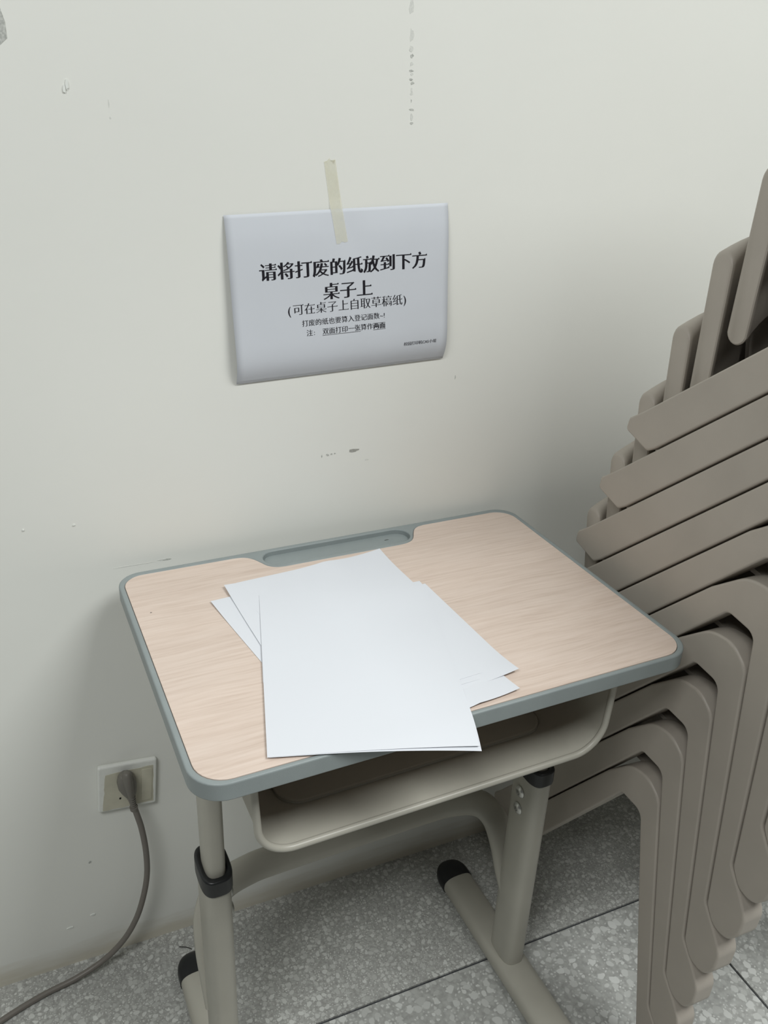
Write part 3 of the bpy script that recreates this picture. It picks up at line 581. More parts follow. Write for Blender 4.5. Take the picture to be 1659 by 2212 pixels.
GLYPHS = {'!':[[(79,543),(85,436),(110,264),(120,216),(135,201),(150,216),(160,264),(185,436),(191,543),(188,608),(177,654),(160,682),(135,691),(110,682),(93,654),(82,608)],[(136,111),(94,93),(76,51),(94,9),(136,-9),(178,9),(196,51),(178,93)]],'(':[[(167,232),(176,362),(203,482),(248,593),(311,694),(258,694),(177,596),(116,482),(78,358),(64,232),(78,106),(116,-18),(177,-132),(258,-230),(311,-230),(248,-129),(203,-18),(176,102)]],')':[[(156,232),(147,102),(120,-19),(75,-129),(12,-230),(65,-230),(146,-132),(207,-18),(245,106),(259,232),(245,358),(207,482),(146,596),(65,694),(12,694),(75,593),(120,483),(147,362)]],':':[[(109,458),(67,440),(49,398),(67,356),(109,338),(151,356),(169,398),(151,440)],[(109,111),(67,93),(49,51),(67,9),(109,-9),(151,9),(169,51),(151,93)]],'A':[[(362,686),(293,686),(0,0),(100,0),(186,201),(476,201),(567,0),(667,0)],[(326,536),(436,289),(224,289)]],'C':[[(656,635),(530,678),(422,691),(272,664),(154,589),(76,475),(48,331),(70,218),(136,107),(251,24),(416,-9),(555,8),(663,51),(663,158),(544,101),(425,81),(313,100),(226,153),(169,235),(149,340),(170,444),(227,527),(313,581),(421,601),(537,584),(656,530)]],'S':[[(399,643),(324,679),(247,691),(162,678),(97,642),(55,584),(40,509),(86,396),(188,320),(289,252),(335,165),(328,136),(308,108),(273,87),(224,79),(175,85),(128,104),(84,136),(44,178),(44,54),(133,6),(235,-9),(311,5),(372,43),(412,102),(426,176),(380,303),(279,381),(177,443),(131,522),(139,555),(161,581),(196,597),(239,603),(315,588),(399,532)]],'~':[[(25,198),(96,245),(167,265),(226,253),(289,227),(353,201),(414,189),(491,208),(560,253),(560,336),(490,289),(420,269),(362,281),(300,307),(237,333),(174,345),(95,326),(25,281)]],'一':[[(44,431),(44,349),(960,349),(960,431)]],'上':[[(427,825),(427,43),(51,43),(51,-32),(950,-32),(950,43),(506,43),(506,441),(881,441),(881,516),(506,516),(506,825)]],'下':[[(55,766),(55,691),(441,691),(441,-79),(520,-79),(520,451),(696,348),(839,250),(892,318),(728,424),(534,527),(520,511),(520,691),(946,691),(946,766)]],'两':[[(101,559),(101,-81),(176,-81),(176,489),(332,489),(323,396),(301,298),(258,202),(188,114),(241,62),(327,178),(377,302),(422,239),(455,183),(500,243),(455,311),(395,387),(405,489),(588,489),(579,396),(557,298),(513,202),(443,114),(497,62),(584,180),(634,306),(711,205),(769,115),(814,173),(744,276),(651,389),(661,489),(826,489),(826,16),(821,-1),(801,-6),(643,-5),(669,-81),(782,-79),(855,-68),(891,-39),(901,15),(901,559),(662,559),(662,698),(942,698),(942,770),(60,770),(60,698),(333,698),(333,559)],[(406,698),(589,698),(589,559),(406,559)]],'也':[[(214,772),(214,486),(30,429),(51,361),(214,412),(214,100),(224,21),(256,-28),(316,-53),(409,-60),(761,-60),(850,-49),(905,-13),(936,54),(953,157),(917,169),(882,187),(871,98),(851,44),(816,17),(759,9),(406,9),(346,13),(309,27),(292,54),(287,98),(287,434),(496,499),(496,134),(570,134),(570,522),(798,593),(792,414),(776,310),(753,272),(723,263),(622,266),(635,232),(642,197),(703,196),(760,201),(807,222),(841,277),(865,413),(874,646),(878,660),(824,684),(808,672),(802,667),(570,595),(570,838),(496,838),(496,573),(287,508),(287,772)]],'作':[[(526,828),(483,719),(431,615),(370,521),(305,442),(363,391),(438,487),(506,601),(575,601),(575,-79),(651,-79),(651,164),(952,164),(952,235),(651,235),(651,387),(939,387),(939,456),(651,456),(651,601),(962,601),(962,673),(542,673),(598,809)],[(285,836),(236,723),(177,616),(109,519),(36,437),(80,362),(179,481),(179,-78),(254,-78),(254,599),(310,705),(357,814)]],'入':[[(295,755),(384,679),(456,591),(395,393),(308,226),(192,90),(41,-13),(110,-73),(249,28),(361,155),(450,309),(517,491),(595,336),(677,183),(782,43),(927,-70),(942,-26),(964,15),(771,192),(648,406),(527,625),(341,819)]],'到':[[(641,754),(641,148),(711,148),(711,754)],[(839,824),(839,37),(834,20),(817,15),(686,16),(703,-21),(714,-59),(808,-56),(871,-44),(903,-17),(912,37),(912,824)],[(62,42),(79,-30),(579,67),(575,133),(365,94),(365,251),(565,251),(565,318),(365,318),(365,425),(294,425),(294,318),(97,318),(97,251),(294,251),(294,82)],[(119,439),(198,454),(493,484),(528,422),(585,460),(520,564),(434,675),(379,643),(454,543),(198,521),(259,610),(314,708),(585,708),(585,774),(71,774),(71,708),(230,708),(180,612),(142,554),(118,524),(94,510)]],'印':[[(93,37),(172,67),(457,143),(452,212),(179,147),(179,414),(456,414),(456,487),(179,487),(179,675),(324,714),(455,760),(395,820),(263,768),(103,723),(103,183),(88,138),(60,115)],[(533,770),(533,-78),(608,-78),(608,695),(839,695),(839,174),(835,158),(818,153),(685,155),(703,115),(715,74),(810,77),(873,90),(906,120),(914,173),(914,770)]],'双':[[(836,691),(783,467),(700,281),(633,473),(589,691)],[(493,763),(493,691),(518,691),(572,429),(653,206),(537,76),(402,-15),(430,-46),(452,-79),(582,11),(695,131),(789,11),(908,-82),(933,-48),(962,-18),(839,74),(742,200),(803,312),(853,442),(892,588),(919,752),(870,766),(857,763)],[(73,544),(170,422),(264,290),(216,193),(161,108),(101,37),(35,-20),(65,-48),(90,-79),(212,47),(313,214),(365,128),(404,51),(468,102),(417,194),(349,298),(412,507),(451,752),(403,766),(390,763),(64,763),(64,691),(371,691),(340,524),(297,373),(129,586)]],'取':[[(850,656),(801,449),(730,271),(666,452),(623,656)],[(506,728),(506,656),(556,656),(609,408),(688,196),(590,69),(479,-23),(528,-80),(634,9),(727,123),(811,13),(915,-73),(939,-41),(967,-14),(857,74),(770,192),(824,302),(869,426),(904,564),(929,718),(883,730),(870,728)],[(38,130),(55,58),(356,110),(356,-78),(429,-78),(429,123),(518,140),(514,204),(429,190),(429,725),(502,725),(502,793),(48,793),(48,725),(115,725),(115,141)],[(187,725),(356,725),(356,585),(187,585)],[(187,520),(356,520),(356,375),(187,375)],[(187,309),(356,309),(356,178),(187,152)]],'可':[[(56,769),(56,694),(747,694),(747,29),(741,7),(718,0),(532,3),(563,-78),(690,-76),(772,-65),(813,-34),(825,28),(825,694),(948,694),(948,769)],[(231,475),(494,475),(494,245),(231,245)],[(158,547),(158,93),(231,93),(231,173),(568,173),(568,547)]],'园':[[(262,623),(262,560),(740,560),(740,623)],[(197,451),(197,388),(360,388),(347,292),(318,217),(265,160),(181,119),(205,93),(222,64),(318,114),(379,184),(413,274),(428,388),(544,388),(544,182),(548,140),(561,113),(587,98),(629,94),(728,94),(763,100),(787,122),(801,164),(808,231),(777,241),(749,257),(742,173),(720,156),(638,156),(615,161),(610,183),(610,388),(798,388),(798,451)],[(82,793),(82,-80),(156,-80),(156,-34),(843,-34),(843,-80),(920,-80),(920,793)],[(156,36),(156,723),(843,723),(843,36)]],'在':[[(391,840),(338,685),(63,685),(63,613),(305,613),(252,519),(191,432),(119,353),(38,286),(77,217),(138,265),(193,318),(193,-76),(268,-76),(268,407),(334,507),(390,613),(939,613),(939,685),(421,685),(469,821)],[(598,561),(598,368),(373,368),(373,298),(598,298),(598,14),(333,14),(333,-56),(938,-56),(938,14),(673,14),(673,298),(900,298),(900,368),(673,368),(673,561)]],'子':[[(465,540),(465,395),(51,395),(51,320),(465,320),(465,20),(459,2),(438,-4),(261,-2),(293,-80),(414,-77),(491,-66),(532,-38),(543,19),(543,320),(953,320),(953,395),(543,395),(543,501),(718,608),(873,734),(816,777),(799,772),(151,772),(151,698),(716,698),(595,612)]],'将':[[(421,219),(497,127),(552,38),(617,76),(560,164),(482,252)],[(755,475),(755,351),(350,351),(350,281),(755,281),(755,10),(751,-4),(734,-9),(600,-8),(624,-79),(724,-77),(787,-67),(820,-41),(829,9),(829,281),(950,281),(950,351),(829,351),(829,475)],[(44,664),(121,578),(178,494),(230,538),(230,365),(39,199),(80,136),(230,276),(230,-79),(303,-79),(303,840),(230,840),(230,548),(171,626),(96,705)],[(505,610),(556,562),(597,512),(481,465),(359,434),(380,405),(396,374),(559,423),(711,498),(839,602),(932,737),(883,763),(870,760),(654,760),(703,818),(627,840),(577,780),(512,723),(435,672),(351,630),(400,581),(497,634),(586,698),(827,698),(753,614),(658,545),(614,596),(560,643)]],'小':[[(464,826),(464,24),(458,3),(436,-3),(270,-2),(301,-80),(419,-78),(494,-66),(533,-37),(545,24),(545,826)],[(705,571),(824,337),(895,121),(976,154),(900,369),(777,598)],[(202,591),(177,485),(141,374),(93,268),(32,178),(103,138),(165,233),(216,344),(256,462),(286,577)]],'废':[[(465,827),(515,739),(114,739),(114,457),(112,339),(102,208),(78,78),(36,-40),(102,-82),(147,45),(174,187),(186,329),(189,457),(189,668),(951,668),(951,739),(604,739),(541,843)],[(741,237),(686,167),(618,107),(540,168),(477,237)],[(274,387),(307,397),(377,400),(467,400),(416,286),(352,187),(271,104),(173,35),(223,-24),(341,69),(436,182),(492,121),(557,67),(444,13),(324,-23),(365,-85),(498,-40),(622,24),(752,-38),(896,-80),(942,-16),(807,18),(684,69),(780,163),(850,280),(799,307),(785,303),(504,303),(542,400),(926,400),(926,468),(808,468),(862,506),(745,627),(691,593),(752,529),(803,468),(564,468),(602,634),(528,645),(489,468),(354,468),(386,539),(412,618),(333,629),(305,541),(280,488),(265,466),(248,455)]],'张':[[(846,795),(798,719),(738,649),(671,586),(598,533),(656,483),(801,612),(919,774)],[(117,577),(105,418),(88,273),(288,273),(271,77),(248,3),(233,-6),(212,-8),(94,-3),(109,-36),(116,-70),(243,-71),(282,-63),(311,-42),(344,57),(364,310),(366,341),(166,341),(182,506),(360,506),(360,802),(93,802),(93,732),(288,732),(288,577)],[(474,-85),(527,-56),(717,25),(713,95),(562,38),(562,380),(660,380),(702,241),(759,117),(831,14),(920,-66),(972,-5),(890,61),(823,151),(769,259),(730,380),(958,380),(958,452),(562,452),(562,820),(488,820),(488,452),(376,452),(376,380),(488,380),(488,47),(472,1),(442,-21),(461,-52)]],'打':[[(199,840),(199,638),(48,638),(48,566),(199,566),(199,353),(39,311),(62,236),(199,276),(199,20),(194,5),(179,1),(75,1),(99,-70),(184,-68),(237,-56),(265,-30),(273,19),(273,298),(423,343),(413,414),(273,374),(273,566),(412,566),(412,638),(273,638),(273,840)],[(418,756),(418,681),(703,681),(703,31),(697,11),(676,6),(508,7),(539,-74),(658,-72),(734,-60),(772,-29),(783,30),(783,681),(961,681),(961,756)]],'放':[[(206,823),(235,752),(257,686),(326,709),(272,842)],[(44,678),(44,608),(162,608),(162,400),(158,291),(139,181),(98,72),(25,-30),(81,-79),(161,32),(207,151),(229,274),(234,399),(234,405),(371,405),(359,113),(340,11),(328,0),(310,-3),(216,1),(229,-33),(235,-69),(344,-68),(378,-59),(404,-35),(431,92),(442,440),(443,475),(234,475),(234,608),(488,608),(488,678)],[(625,583),(813,583),(775,406),(717,257),(661,406),(622,574)],[(612,841),(585,713),(548,593),(501,485),(445,395),(503,338),(542,396),(577,463),(619,315),(673,183),(569,70),(431,-17),(456,-49),(475,-82),(609,5),(713,113),(804,3),(918,-78),(971,-14),(908,22),(852,67),(802,120),(759,181),(837,362),(888,583),(962,583),(962,653),(647,653),(689,828)]],'数':[[(443,821),(408,753),(368,688),(417,664),(506,793)],[(88,793),(125,724),(150,661),(207,686),(182,749),(143,815)],[(410,260),(369,188),(317,126),(203,180),(247,260)],[(110,153),(264,83),(159,24),(41,-14),(77,-72),(209,-23),(326,50),(412,-6),(460,43),(375,95),(446,191),(495,309),(454,326),(442,323),(278,323),(300,375),(233,387),(206,323),(70,323),(70,260),(175,260)],[(257,841),(257,654),(50,654),(50,592),(234,592),(145,500),(39,435),(62,408),(80,378),(173,442),(257,526),(257,404),(327,404),(327,540),(461,435),(503,489),(342,592),(531,592),(531,654),(327,654),(327,841)],[(629,832),(606,702),(575,581),(534,473),(481,383),(538,337),(574,398),(606,467),(644,326),(694,199),(648,132),(592,73),(527,22),(451,-22),(493,-83),(628,11),(731,129),(816,15),(921,-71),(972,-12),(859,75),(771,198),(837,369),(880,576),(948,576),(948,646),(663,646),(698,821)],[(809,576),(779,415),(733,276),(683,419),(648,576)]],'方':[[(440,818),(479,740),(508,667),(68,667),(68,594),(341,594),(326,419),(286,247),(199,95),(46,-23),(77,-51),(101,-82),(223,4),(309,110),(365,231),(398,361),(756,361),(728,112),(691,12),(670,2),(643,0),(474,7),(492,-29),(501,-66),(669,-69),(719,-61),(756,-34),(782,10),(803,90),(820,216),(835,398),(838,434),(410,434),(423,594),(936,594),(936,667),(514,667),(585,698),(554,769),(512,846)]],'机':[[(498,783),(498,462),(494,339),(474,209),(429,82),(349,-32),(380,-54),(406,-80),(493,44),(543,184),(565,328),(571,462),(571,712),(759,712),(759,68),(764,-18),(782,-51),(809,-65),(839,-70),(890,-70),(919,-67),(943,-56),(961,-35),(971,0),(979,156),(949,169),(922,188),(917,45),(914,20),(907,7),(887,0),(858,0),(840,6),(835,23),(833,62),(833,783)],[(218,840),(218,626),(52,626),(52,554),(208,554),(131,344),(28,175),(67,107),(148,239),(218,406),(218,-79),(291,-79),(291,380),(397,234),(444,296),(291,464),(291,554),(439,554),(439,626),(291,626),(291,840)]],'校':[[(533,597),(462,487),(368,388),(421,343),(519,447),(601,567)],[(719,563),(818,454),(892,349),(948,395),(872,497),(771,603)],[(574,819),(619,756),(653,693),(400,693),(400,623),(949,623),(949,693),(658,693),(721,723),(686,783),(637,846)],[(760,421),(719,308),(660,207),(594,306),(545,417),(479,399),(537,266),(613,149),(501,52),(361,-24),(409,-81),(548,-4),(661,93),(777,-4),(914,-74),(938,-38),(966,-7),(827,57),(710,151),(782,268),(833,403)],[(193,840),(193,628),(63,628),(63,558),(180,558),(117,347),(30,176),(69,105),(136,237),(193,406),(193,-79),(262,-79),(262,420),(336,264),(381,321),(262,517),(262,558),(375,558),(375,628),(262,628),(262,840)]],'桌':[[(237,450),(761,450),(761,372),(237,372)],[(237,581),(761,581),(761,505),(237,505)],[(163,639),(163,315),(460,315),(460,245),(54,245),(54,181),(394,181),(318,121),(229,68),(133,24),(37,-9),(85,-69),(186,-27),(287,28),(381,93),(460,167),(460,-80),(536,-80),(536,167),(614,93),(707,28),(809,-25),(914,-65),(937,-32),(963,-2),(863,28),(766,70),(677,122),(603,181),(947,181),(947,245),(536,245),(536,315),(838,315),(838,639),(528,639),(528,707),(906,707),(906,769),(528,769),(528,840),(451,840),(451,639)]],'注':[[(94,774),(198,719),(284,662),(327,724),(239,777),(136,828)],[(42,497),(143,443),(227,388),(269,451),(183,504),(83,553)],[(71,-18),(134,-69),(228,89),(316,255),(262,305),(165,130)],[(548,819),(597,733),(631,653),(704,682),(668,760),(616,844)],[(334,649),(334,578),(597,578),(597,352),(372,352),(372,281),(597,281),(597,23),(302,23),(302,-49),(962,-49),(962,23),(675,23),(675,281),(902,281),(902,352),(675,352),(675,578),(938,578),(938,649)]],'登':[[(283,352),(700,352),(700,226),(283,226)],[(208,415),(208,164),(780,164),(780,415)],[(880,714),(815,653),(739,592),(671,668),(749,726),(825,791),(767,832),(707,773),(637,714),(599,775),(567,838),(502,816),(575,681),(669,561),(337,561),(415,663),(474,780),(425,805),(411,802),(101,802),(101,739),(376,739),(331,666),(275,599),(214,652),(143,698),(102,657),(171,608),(230,555),(130,478),(26,422),(72,365),(201,441),(322,545),(322,497),(682,497),(682,547),(795,448),(921,374),(945,408),(973,437),(874,487),(783,552),(861,610),(936,674)],[(651,158),(619,83),(579,9),(346,9),(408,31),(384,92),(347,156),(279,134),(313,70),(336,9),(60,9),(60,-56),(941,-56),(941,9),(656,9),(724,138)]],'的':[[(552,423),(638,302),(705,189),(769,229),(699,338),(610,456)],[(240,842),(199,679),(87,679),(87,-54),(156,-54),(156,25),(435,25),(435,679),(268,679),(321,828)],[(156,612),(366,612),(366,401),(156,401)],[(156,93),(156,335),(366,335),(366,93)],[(598,844),(534,643),(443,479),(506,436),(555,517),(600,613),(856,613),(834,181),(796,24),(778,10),(753,7),(604,13),(621,-22),(629,-59),(712,-63),(778,-61),(823,-50),(859,-19),(885,41),(903,159),(917,354),(928,644),(929,682),(627,682),(670,828)]],'稿':[[(520,561),(805,561),(805,469),(520,469)],[(453,616),(453,414),(875,414),(875,616)],[(585,181),(743,181),(743,85),(585,85)],[(528,235),(528,31),(802,31),(802,235)],[(334,827),(205,786),(51,754),(72,695),(193,715),(193,553),(51,553),(51,482),(182,482),(112,310),(26,169),(66,98),(133,210),(193,350),(193,-82),(264,-82),(264,379),(337,265),(383,326),(264,457),(264,482),(396,482),(396,553),(264,553),(264,730),(382,766)],[(589,826),(629,736),(381,736),(381,672),(954,672),(954,736),(708,736),(659,845)],[(391,357),(391,-80),(459,-80),(459,293),(870,293),(870,-9),(867,-19),(856,-22),(778,-21),(798,-80),(866,-79),(910,-69),(933,-48),(938,-9),(938,357)]],'算':[[(252,457),(764,457),(764,398),(252,398)],[(252,350),(764,350),(764,290),(252,290)],[(252,562),(764,562),(764,505),(252,505)],[(576,845),(518,735),(436,647),(497,613),(296,613),(353,634),(315,704),(487,704),(487,766),(223,766),(253,826),(183,845),(120,731),(35,638),(96,596),(142,646),(185,704),(237,704),(287,613),(177,613),(177,239),(311,239),(311,174),(310,152),(56,152),(56,90),(286,90),(258,59),(216,28),(155,0),(72,-25),(119,-81),(222,-44),(296,-1),(344,44),(372,90),(642,90),(642,-78),(719,-78),(719,90),(948,90),(948,152),(719,152),(719,239),(842,239),(842,613),(742,613),(796,638),(748,704),(940,704),(940,766),(620,766),(648,828)],[(642,152),(386,152),(387,172),(387,239),(642,239)],[(505,613),(545,655),(583,704),(663,704),(702,657),(731,613)]],'纸':[[(45,53),(59,-20),(401,65),(394,130)],[(64,423),(106,434),(234,454),(170,367),(126,314),(83,270),(48,250),(71,186),(144,205),(402,260),(402,323),(179,282),(295,426),(401,586),(340,624),(279,520),(141,506),(231,650),(310,809),(241,841),(163,665),(99,555),(68,513),(40,493)],[(439,-82),(496,-54),(694,16),(685,81),(513,28),(513,382),(696,382),(717,199),(752,55),(801,-38),(868,-71),(908,-62),(936,-30),(954,30),(965,124),(934,140),(905,161),(896,40),(875,2),(839,29),(808,105),(784,225),(767,382),(938,382),(938,452),(762,452),(756,732),(923,772),(869,833),(674,786),(442,748),(442,48),(430,1),(406,-22)],[(691,452),(513,452),(513,694),(682,719)]],'组':[[(48,58),(63,-14),(401,73),(394,137)],[(481,790),(481,11),(380,11),(380,-58),(959,-58),(959,11),(872,11),(872,790)],[(553,11),(553,207),(798,207),(798,11)],[(553,466),(798,466),(798,274),(553,274)],[(553,535),(553,721),(798,721),(798,535)],[(66,423),(108,435),(242,454),(176,367),(130,315),(85,270),(49,249),(73,182),(143,204),(401,259),(402,321),(182,281),(304,428),(415,591),(355,628),(288,520),(143,504),(236,648),(318,809),(250,840),(168,664),(102,555),(70,513),(42,493)]],'自':[[(239,411),(774,411),(774,264),(239,264)],[(239,482),(239,631),(774,631),(774,482)],[(239,194),(774,194),(774,46),(239,46)],[(455,842),(416,703),(163,703),(163,-81),(239,-81),(239,-25),(774,-25),(774,-76),(853,-76),(853,703),(492,703),(542,830)]],'草':[[(244,399),(754,399),(754,311),(244,311)],[(244,542),(754,542),(754,456),(244,456)],[(172,602),(172,251),(459,251),(459,154),(56,154),(56,86),(459,86),(459,-78),(534,-78),(534,86),(947,86),(947,154),(534,154),(534,251),(830,251),(830,602)],[(62,766),(62,698),(291,698),(291,621),(364,621),(364,698),(634,698),(634,621),(707,621),(707,698),(941,698),(941,766),(707,766),(707,840),(634,840),(634,766),(364,766),(364,840),(291,840),(291,766)]],'要':[[(672,232),(613,154),(532,93),(310,141),(378,232)],[(119,645),(119,386),(386,386),(336,298),(54,298),(54,232),(291,232),(186,101),(433,49),(266,9),(59,-13),(77,-44),(90,-78),(344,-43),(541,22),(717,-29),(860,-80),(924,-22),(787,24),(623,71),(699,143),(755,232),(947,232),(947,298),(422,298),(466,375),(420,386),(888,386),(888,645),(647,645),(647,730),(930,730),(930,797),(69,797),(69,730),(342,730),(342,645)],[(413,730),(576,730),(576,645),(413,645)],[(190,583),(342,583),(342,447),(190,447)],[(413,583),(576,583),(576,447),(413,447)],[(647,583),(814,583),(814,447),(647,447)]],'记':[[(124,769),(211,687),(280,608),(335,661),(263,737),(176,815)],[(200,-61),(247,-18),(408,98),(384,163),(280,92),(280,526),(46,526),(46,453),(206,453),(206,93),(188,31),(157,-4)],[(419,770),(419,695),(816,695),(816,442),(438,442),(438,57),(445,-3),(470,-41),(516,-60),(586,-65),(816,-65),(883,-55),(926,-22),(950,42),(962,143),(924,156),(889,175),(884,89),(872,38),(849,13),(812,7),(591,7),(552,9),(529,16),(518,31),(515,56),(515,370),(816,370),(816,318),(891,318),(891,770)]],'请':[[(107,772),(189,693),(256,617),(307,670),(239,743),(155,818)],[(42,526),(42,454),(192,454),(192,88),(175,33),(144,2),(184,-62),(230,-17),(393,110),(368,174),(264,96),(264,526)],[(494,212),(808,212),(808,130),(494,130)],[(494,265),(494,342),(808,342),(808,265)],[(614,840),(614,762),(382,762),(382,704),(614,704),(614,640),(407,640),(407,585),(614,585),(614,516),(352,516),(352,458),(960,458),(960,516),(688,516),(688,585),(899,585),(899,640),(688,640),(688,704),(929,704),(929,762),(688,762),(688,840)],[(424,400),(424,-79),(494,-79),(494,75),(808,75),(808,5),(804,-8),(790,-12),(677,-11),(699,-76),(788,-75),(843,-64),(872,-40),(880,4),(880,400)]],'面':[[(389,334),(601,334),(601,221),(389,221)],[(389,395),(389,506),(601,506),(601,395)],[(389,160),(601,160),(601,43),(389,43)],[(58,774),(58,702),(444,702),(416,576),(104,576),(104,-80),(176,-80),(176,-27),(820,-27),(820,-80),(896,-80),(896,576),(493,576),(532,702),(945,702),(945,774)],[(176,43),(176,506),(320,506),(320,43)],[(820,43),(670,43),(670,506),(820,506)]]}
def song(loops, a, b, serif):
    """turn even strokes into thick uprights and thin horizontals with small end ticks"""
    def inside(p, L):
        c = False; n = len(L)
        for i in range(n):
            (x1, y1), (x2, y2) = L[i], L[i - 1]
            if (y1 > p[1]) != (y2 > p[1]) and p[0] < (x2 - x1) * (p[1] - y1) / (y2 - y1) + x1: c = not c
        return c
    out = []
    for k, L in enumerate(loops):
        L = [tuple(q) for q in L]
        hole = sum(inside(L[0], M_) for j, M_ in enumerate(loops) if j != k) % 2 == 1
        if (poly_area(L) > 0) == hole: L.reverse()
        n = len(L); E = []
        for i in range(n):
            p, q = L[i], L[(i + 1) % n]
            dx, dy = q[0] - p[0], q[1] - p[1]; l = math.hypot(dx, dy) or 1
            nx, ny = dy / l, -dx / l
            d = a * nx * nx + b * ny * ny
            E.append((p[0] + nx * d, p[1] + ny * d, dx / l, dy / l, l))
        R = []
        for i in range(n):
            x1, y1, ux, uy, l1 = E[i - 1]; x2, y2, vx, vy, l2 = E[i]
            cr_ = ux * vy - uy * vx
            if abs(cr_) < 0.25:
                px, py = L[i]; m = (x2, y2) ; w_ = (x1 + ux * l1, y1 + uy * l1)
                R.append(((m[0] + w_[0]) / 2, (m[1] + w_[1]) / 2))
            else:
                t = ((x2 - x1) * vy - (y2 - y1) * vx) / cr_
                q = (x1 + ux * t, y1 + uy * t)
                if math.dist(q, L[i]) > 90: q = L[i]
                R.append(q)
            if serif > 0 and not hole:
                # right end of a bar: short edge going up, then a long edge going left
                if abs(ux) < 0.25 and uy > 0 and l1 < 110 and vx < -0.97 and l2 > 160:
                    px, py = R[-1]
                    R.append((px - serif * 0.55, py + serif)); R.append((px - serif * 1.7, py))
        out.append(R)
    return out
def in_poly(p, L):
    c = False
    for i in range(len(L)):
        (x1, y1), (x2, y2) = L[i], L[i - 1]
        if (y1 > p[1]) != (y2 > p[1]) and p[0] < (x2 - x1) * (p[1] - y1) / (y2 - y1) + x1: c = not c
    return c
ADV = {'(': 0.5, ')': 0.5, '~': 0.55, '!': 0.5, ':': 1.0, 'C': 0.64, 'A': 0.66, 'S': 0.50, ' ': 0.45}
def text_line(name, body, size, v0, u_left=None, u_center=0.0, track=1.0, bold_from=None, bold=False, underline=()):
    """v0 is the middle of the line"""
    wtot = sum(ADV.get(c, 1.0) for c in body) * size * track
    u = u_left if u_left is not None else u_center - wtot / 2
    sets = []; spans = []
    for i, ch in enumerate(body):
        adv = ADV.get(ch, 1.0) * size * track
        spans.append((u, u + adv))
        if ch in GLYPHS:
            isb = bold or (bold_from is not None and i >= bold_from)
            loops = song(GLYPHS[ch], *(((34, -12, 55) if size > 0.012 else (30, -8, 0)) if isb else ((7, -20, 48) if size > 0.012 else (10, -13, 30))))
            off = 0.12 * adv if ch == ':' else (0.05 * size if ch in '()!' else 0)
            outs = [L for L in loops if poly_area(L) > 0]; holes = [L for L in loops if poly_area(L) <= 0]
            for L in outs:
                sets.append([[(u + off + x / 1000 * size, v0 + (y / 1000 - 0.38) * size) for x, y in K] for K in [L] + [h for h in holes if in_poly(h[0], L)]])
        u += adv
    for i0, i1 in underline:
        a, b = spans[i0][0], spans[i1][1]; y = v0 - 0.56 * size; t = 0.045 * size
        sets.append([[(a, y - t), (b, y - t), (b, y), (a, y)]])
    bm = bmesh.new()
    for grp in sets:
        edges = []
        for L in grp:
            vs = [bm.verts.new((x, y, 0)) for x, y in L]
            edges += [bm.edges.new((vs[k], vs[(k + 1) % len(vs)])) for k in range(len(vs))]
        bmesh.ops.triangle_fill(bm, use_beauty=True, use_dissolve=False, edges=edges, normal=(0, 0, 1))
    me = bpy.data.meshes.new(name); bm.to_mesh(me); bm.free()
    me.name = name
    for vtx in me.vertices:
        vtx.co = on_sign(vtx.co.x, vtx.co.y, 0.0004)
    return link(name, me, M['ink'], sign)
text_line('headline_text', '请将打废的纸放到下方', 0.0229, 0.0360, u_center=0.0030, bold=True)
text_line('headline_text', '桌子上', 0.0229, 0.0060, u_center=0.0045, bold=True)
text_line('subtitle_text', '(可在桌子上自取草稿纸)', 0.0153, -0.0135, u_center=0.0050)
text_line('note_text', '打废的纸也要算入登记面数~!', 0.0090, -0.0318, u_center=-0.0015)
text_line('note_text', '注: 双面打印一张算作两面', 0.0089, -0.0447, u_center=0.0005, bold_from=11, underline=((3, 8), (11, 12)))
text_line('signature_text', '校园打印机CAS小组', 0.0056, -0.0745, u_left=0.0830)

# strip of masking tape holding the notice
def tape_mesh():
    bm = bmesh.new(); rows = []
    top, bot = Vector((0.0015, 1.2315)), Vector((0.0180, 1.1330))
    ax = (bot - top); ln = ax.length; ax.normalize(); sd = Vector((-ax.y, ax.x))
    cs, sn = math.cos(SROT), math.sin(SROT)
    for k in range(29):
        t = k / 28; w = 0.0148 + 0.0012 * t
        row = []
        for j in range(5):
            b = (j / 4 - 0.5)
            tt = t
            if k == 0: tt = 0.0 + (0.075 * max(0, b + 0.05) * 2 if b > -0.05 else 0.05 * (-b - 0.05) * 2)
            if k == 28: tt = 1.0 + 0.012 * math.sin(j * 2.3)
            p = top + ax * ln * tt + sd * w * b * (0.6 if k == 0 else 1)
            # height above wall
            dx, dz = p.x - 0.0217, p.y - 1.0690
            u, v = dx * cs + dz * sn, -dx * sn + dz * cs
            lift = 0.0006
            if v < SH / 2: lift = -on_sign(u, v)[1] + 0.0006
            elif v < SH / 2 + 0.012: lift = 0.0006 + 0.0014 * (1 - (v - SH / 2) / 0.012)
            row.append(bm.verts.new((p.x, -lift, p.y)))
        rows.append(row)
    for r0, r1 in zip(rows[:-1], rows[1:]):
        for j in range(4): bm.faces.new((r0[j], r0[j + 1], r1[j + 1], r1[j]))
    return finish(bm, 'masking_tape', 60)
tape = link('masking_tape', tape_mesh(), M['tape'])
tag(tape, 'short strip of cream masking tape holding the notice to the wall', 'tape')

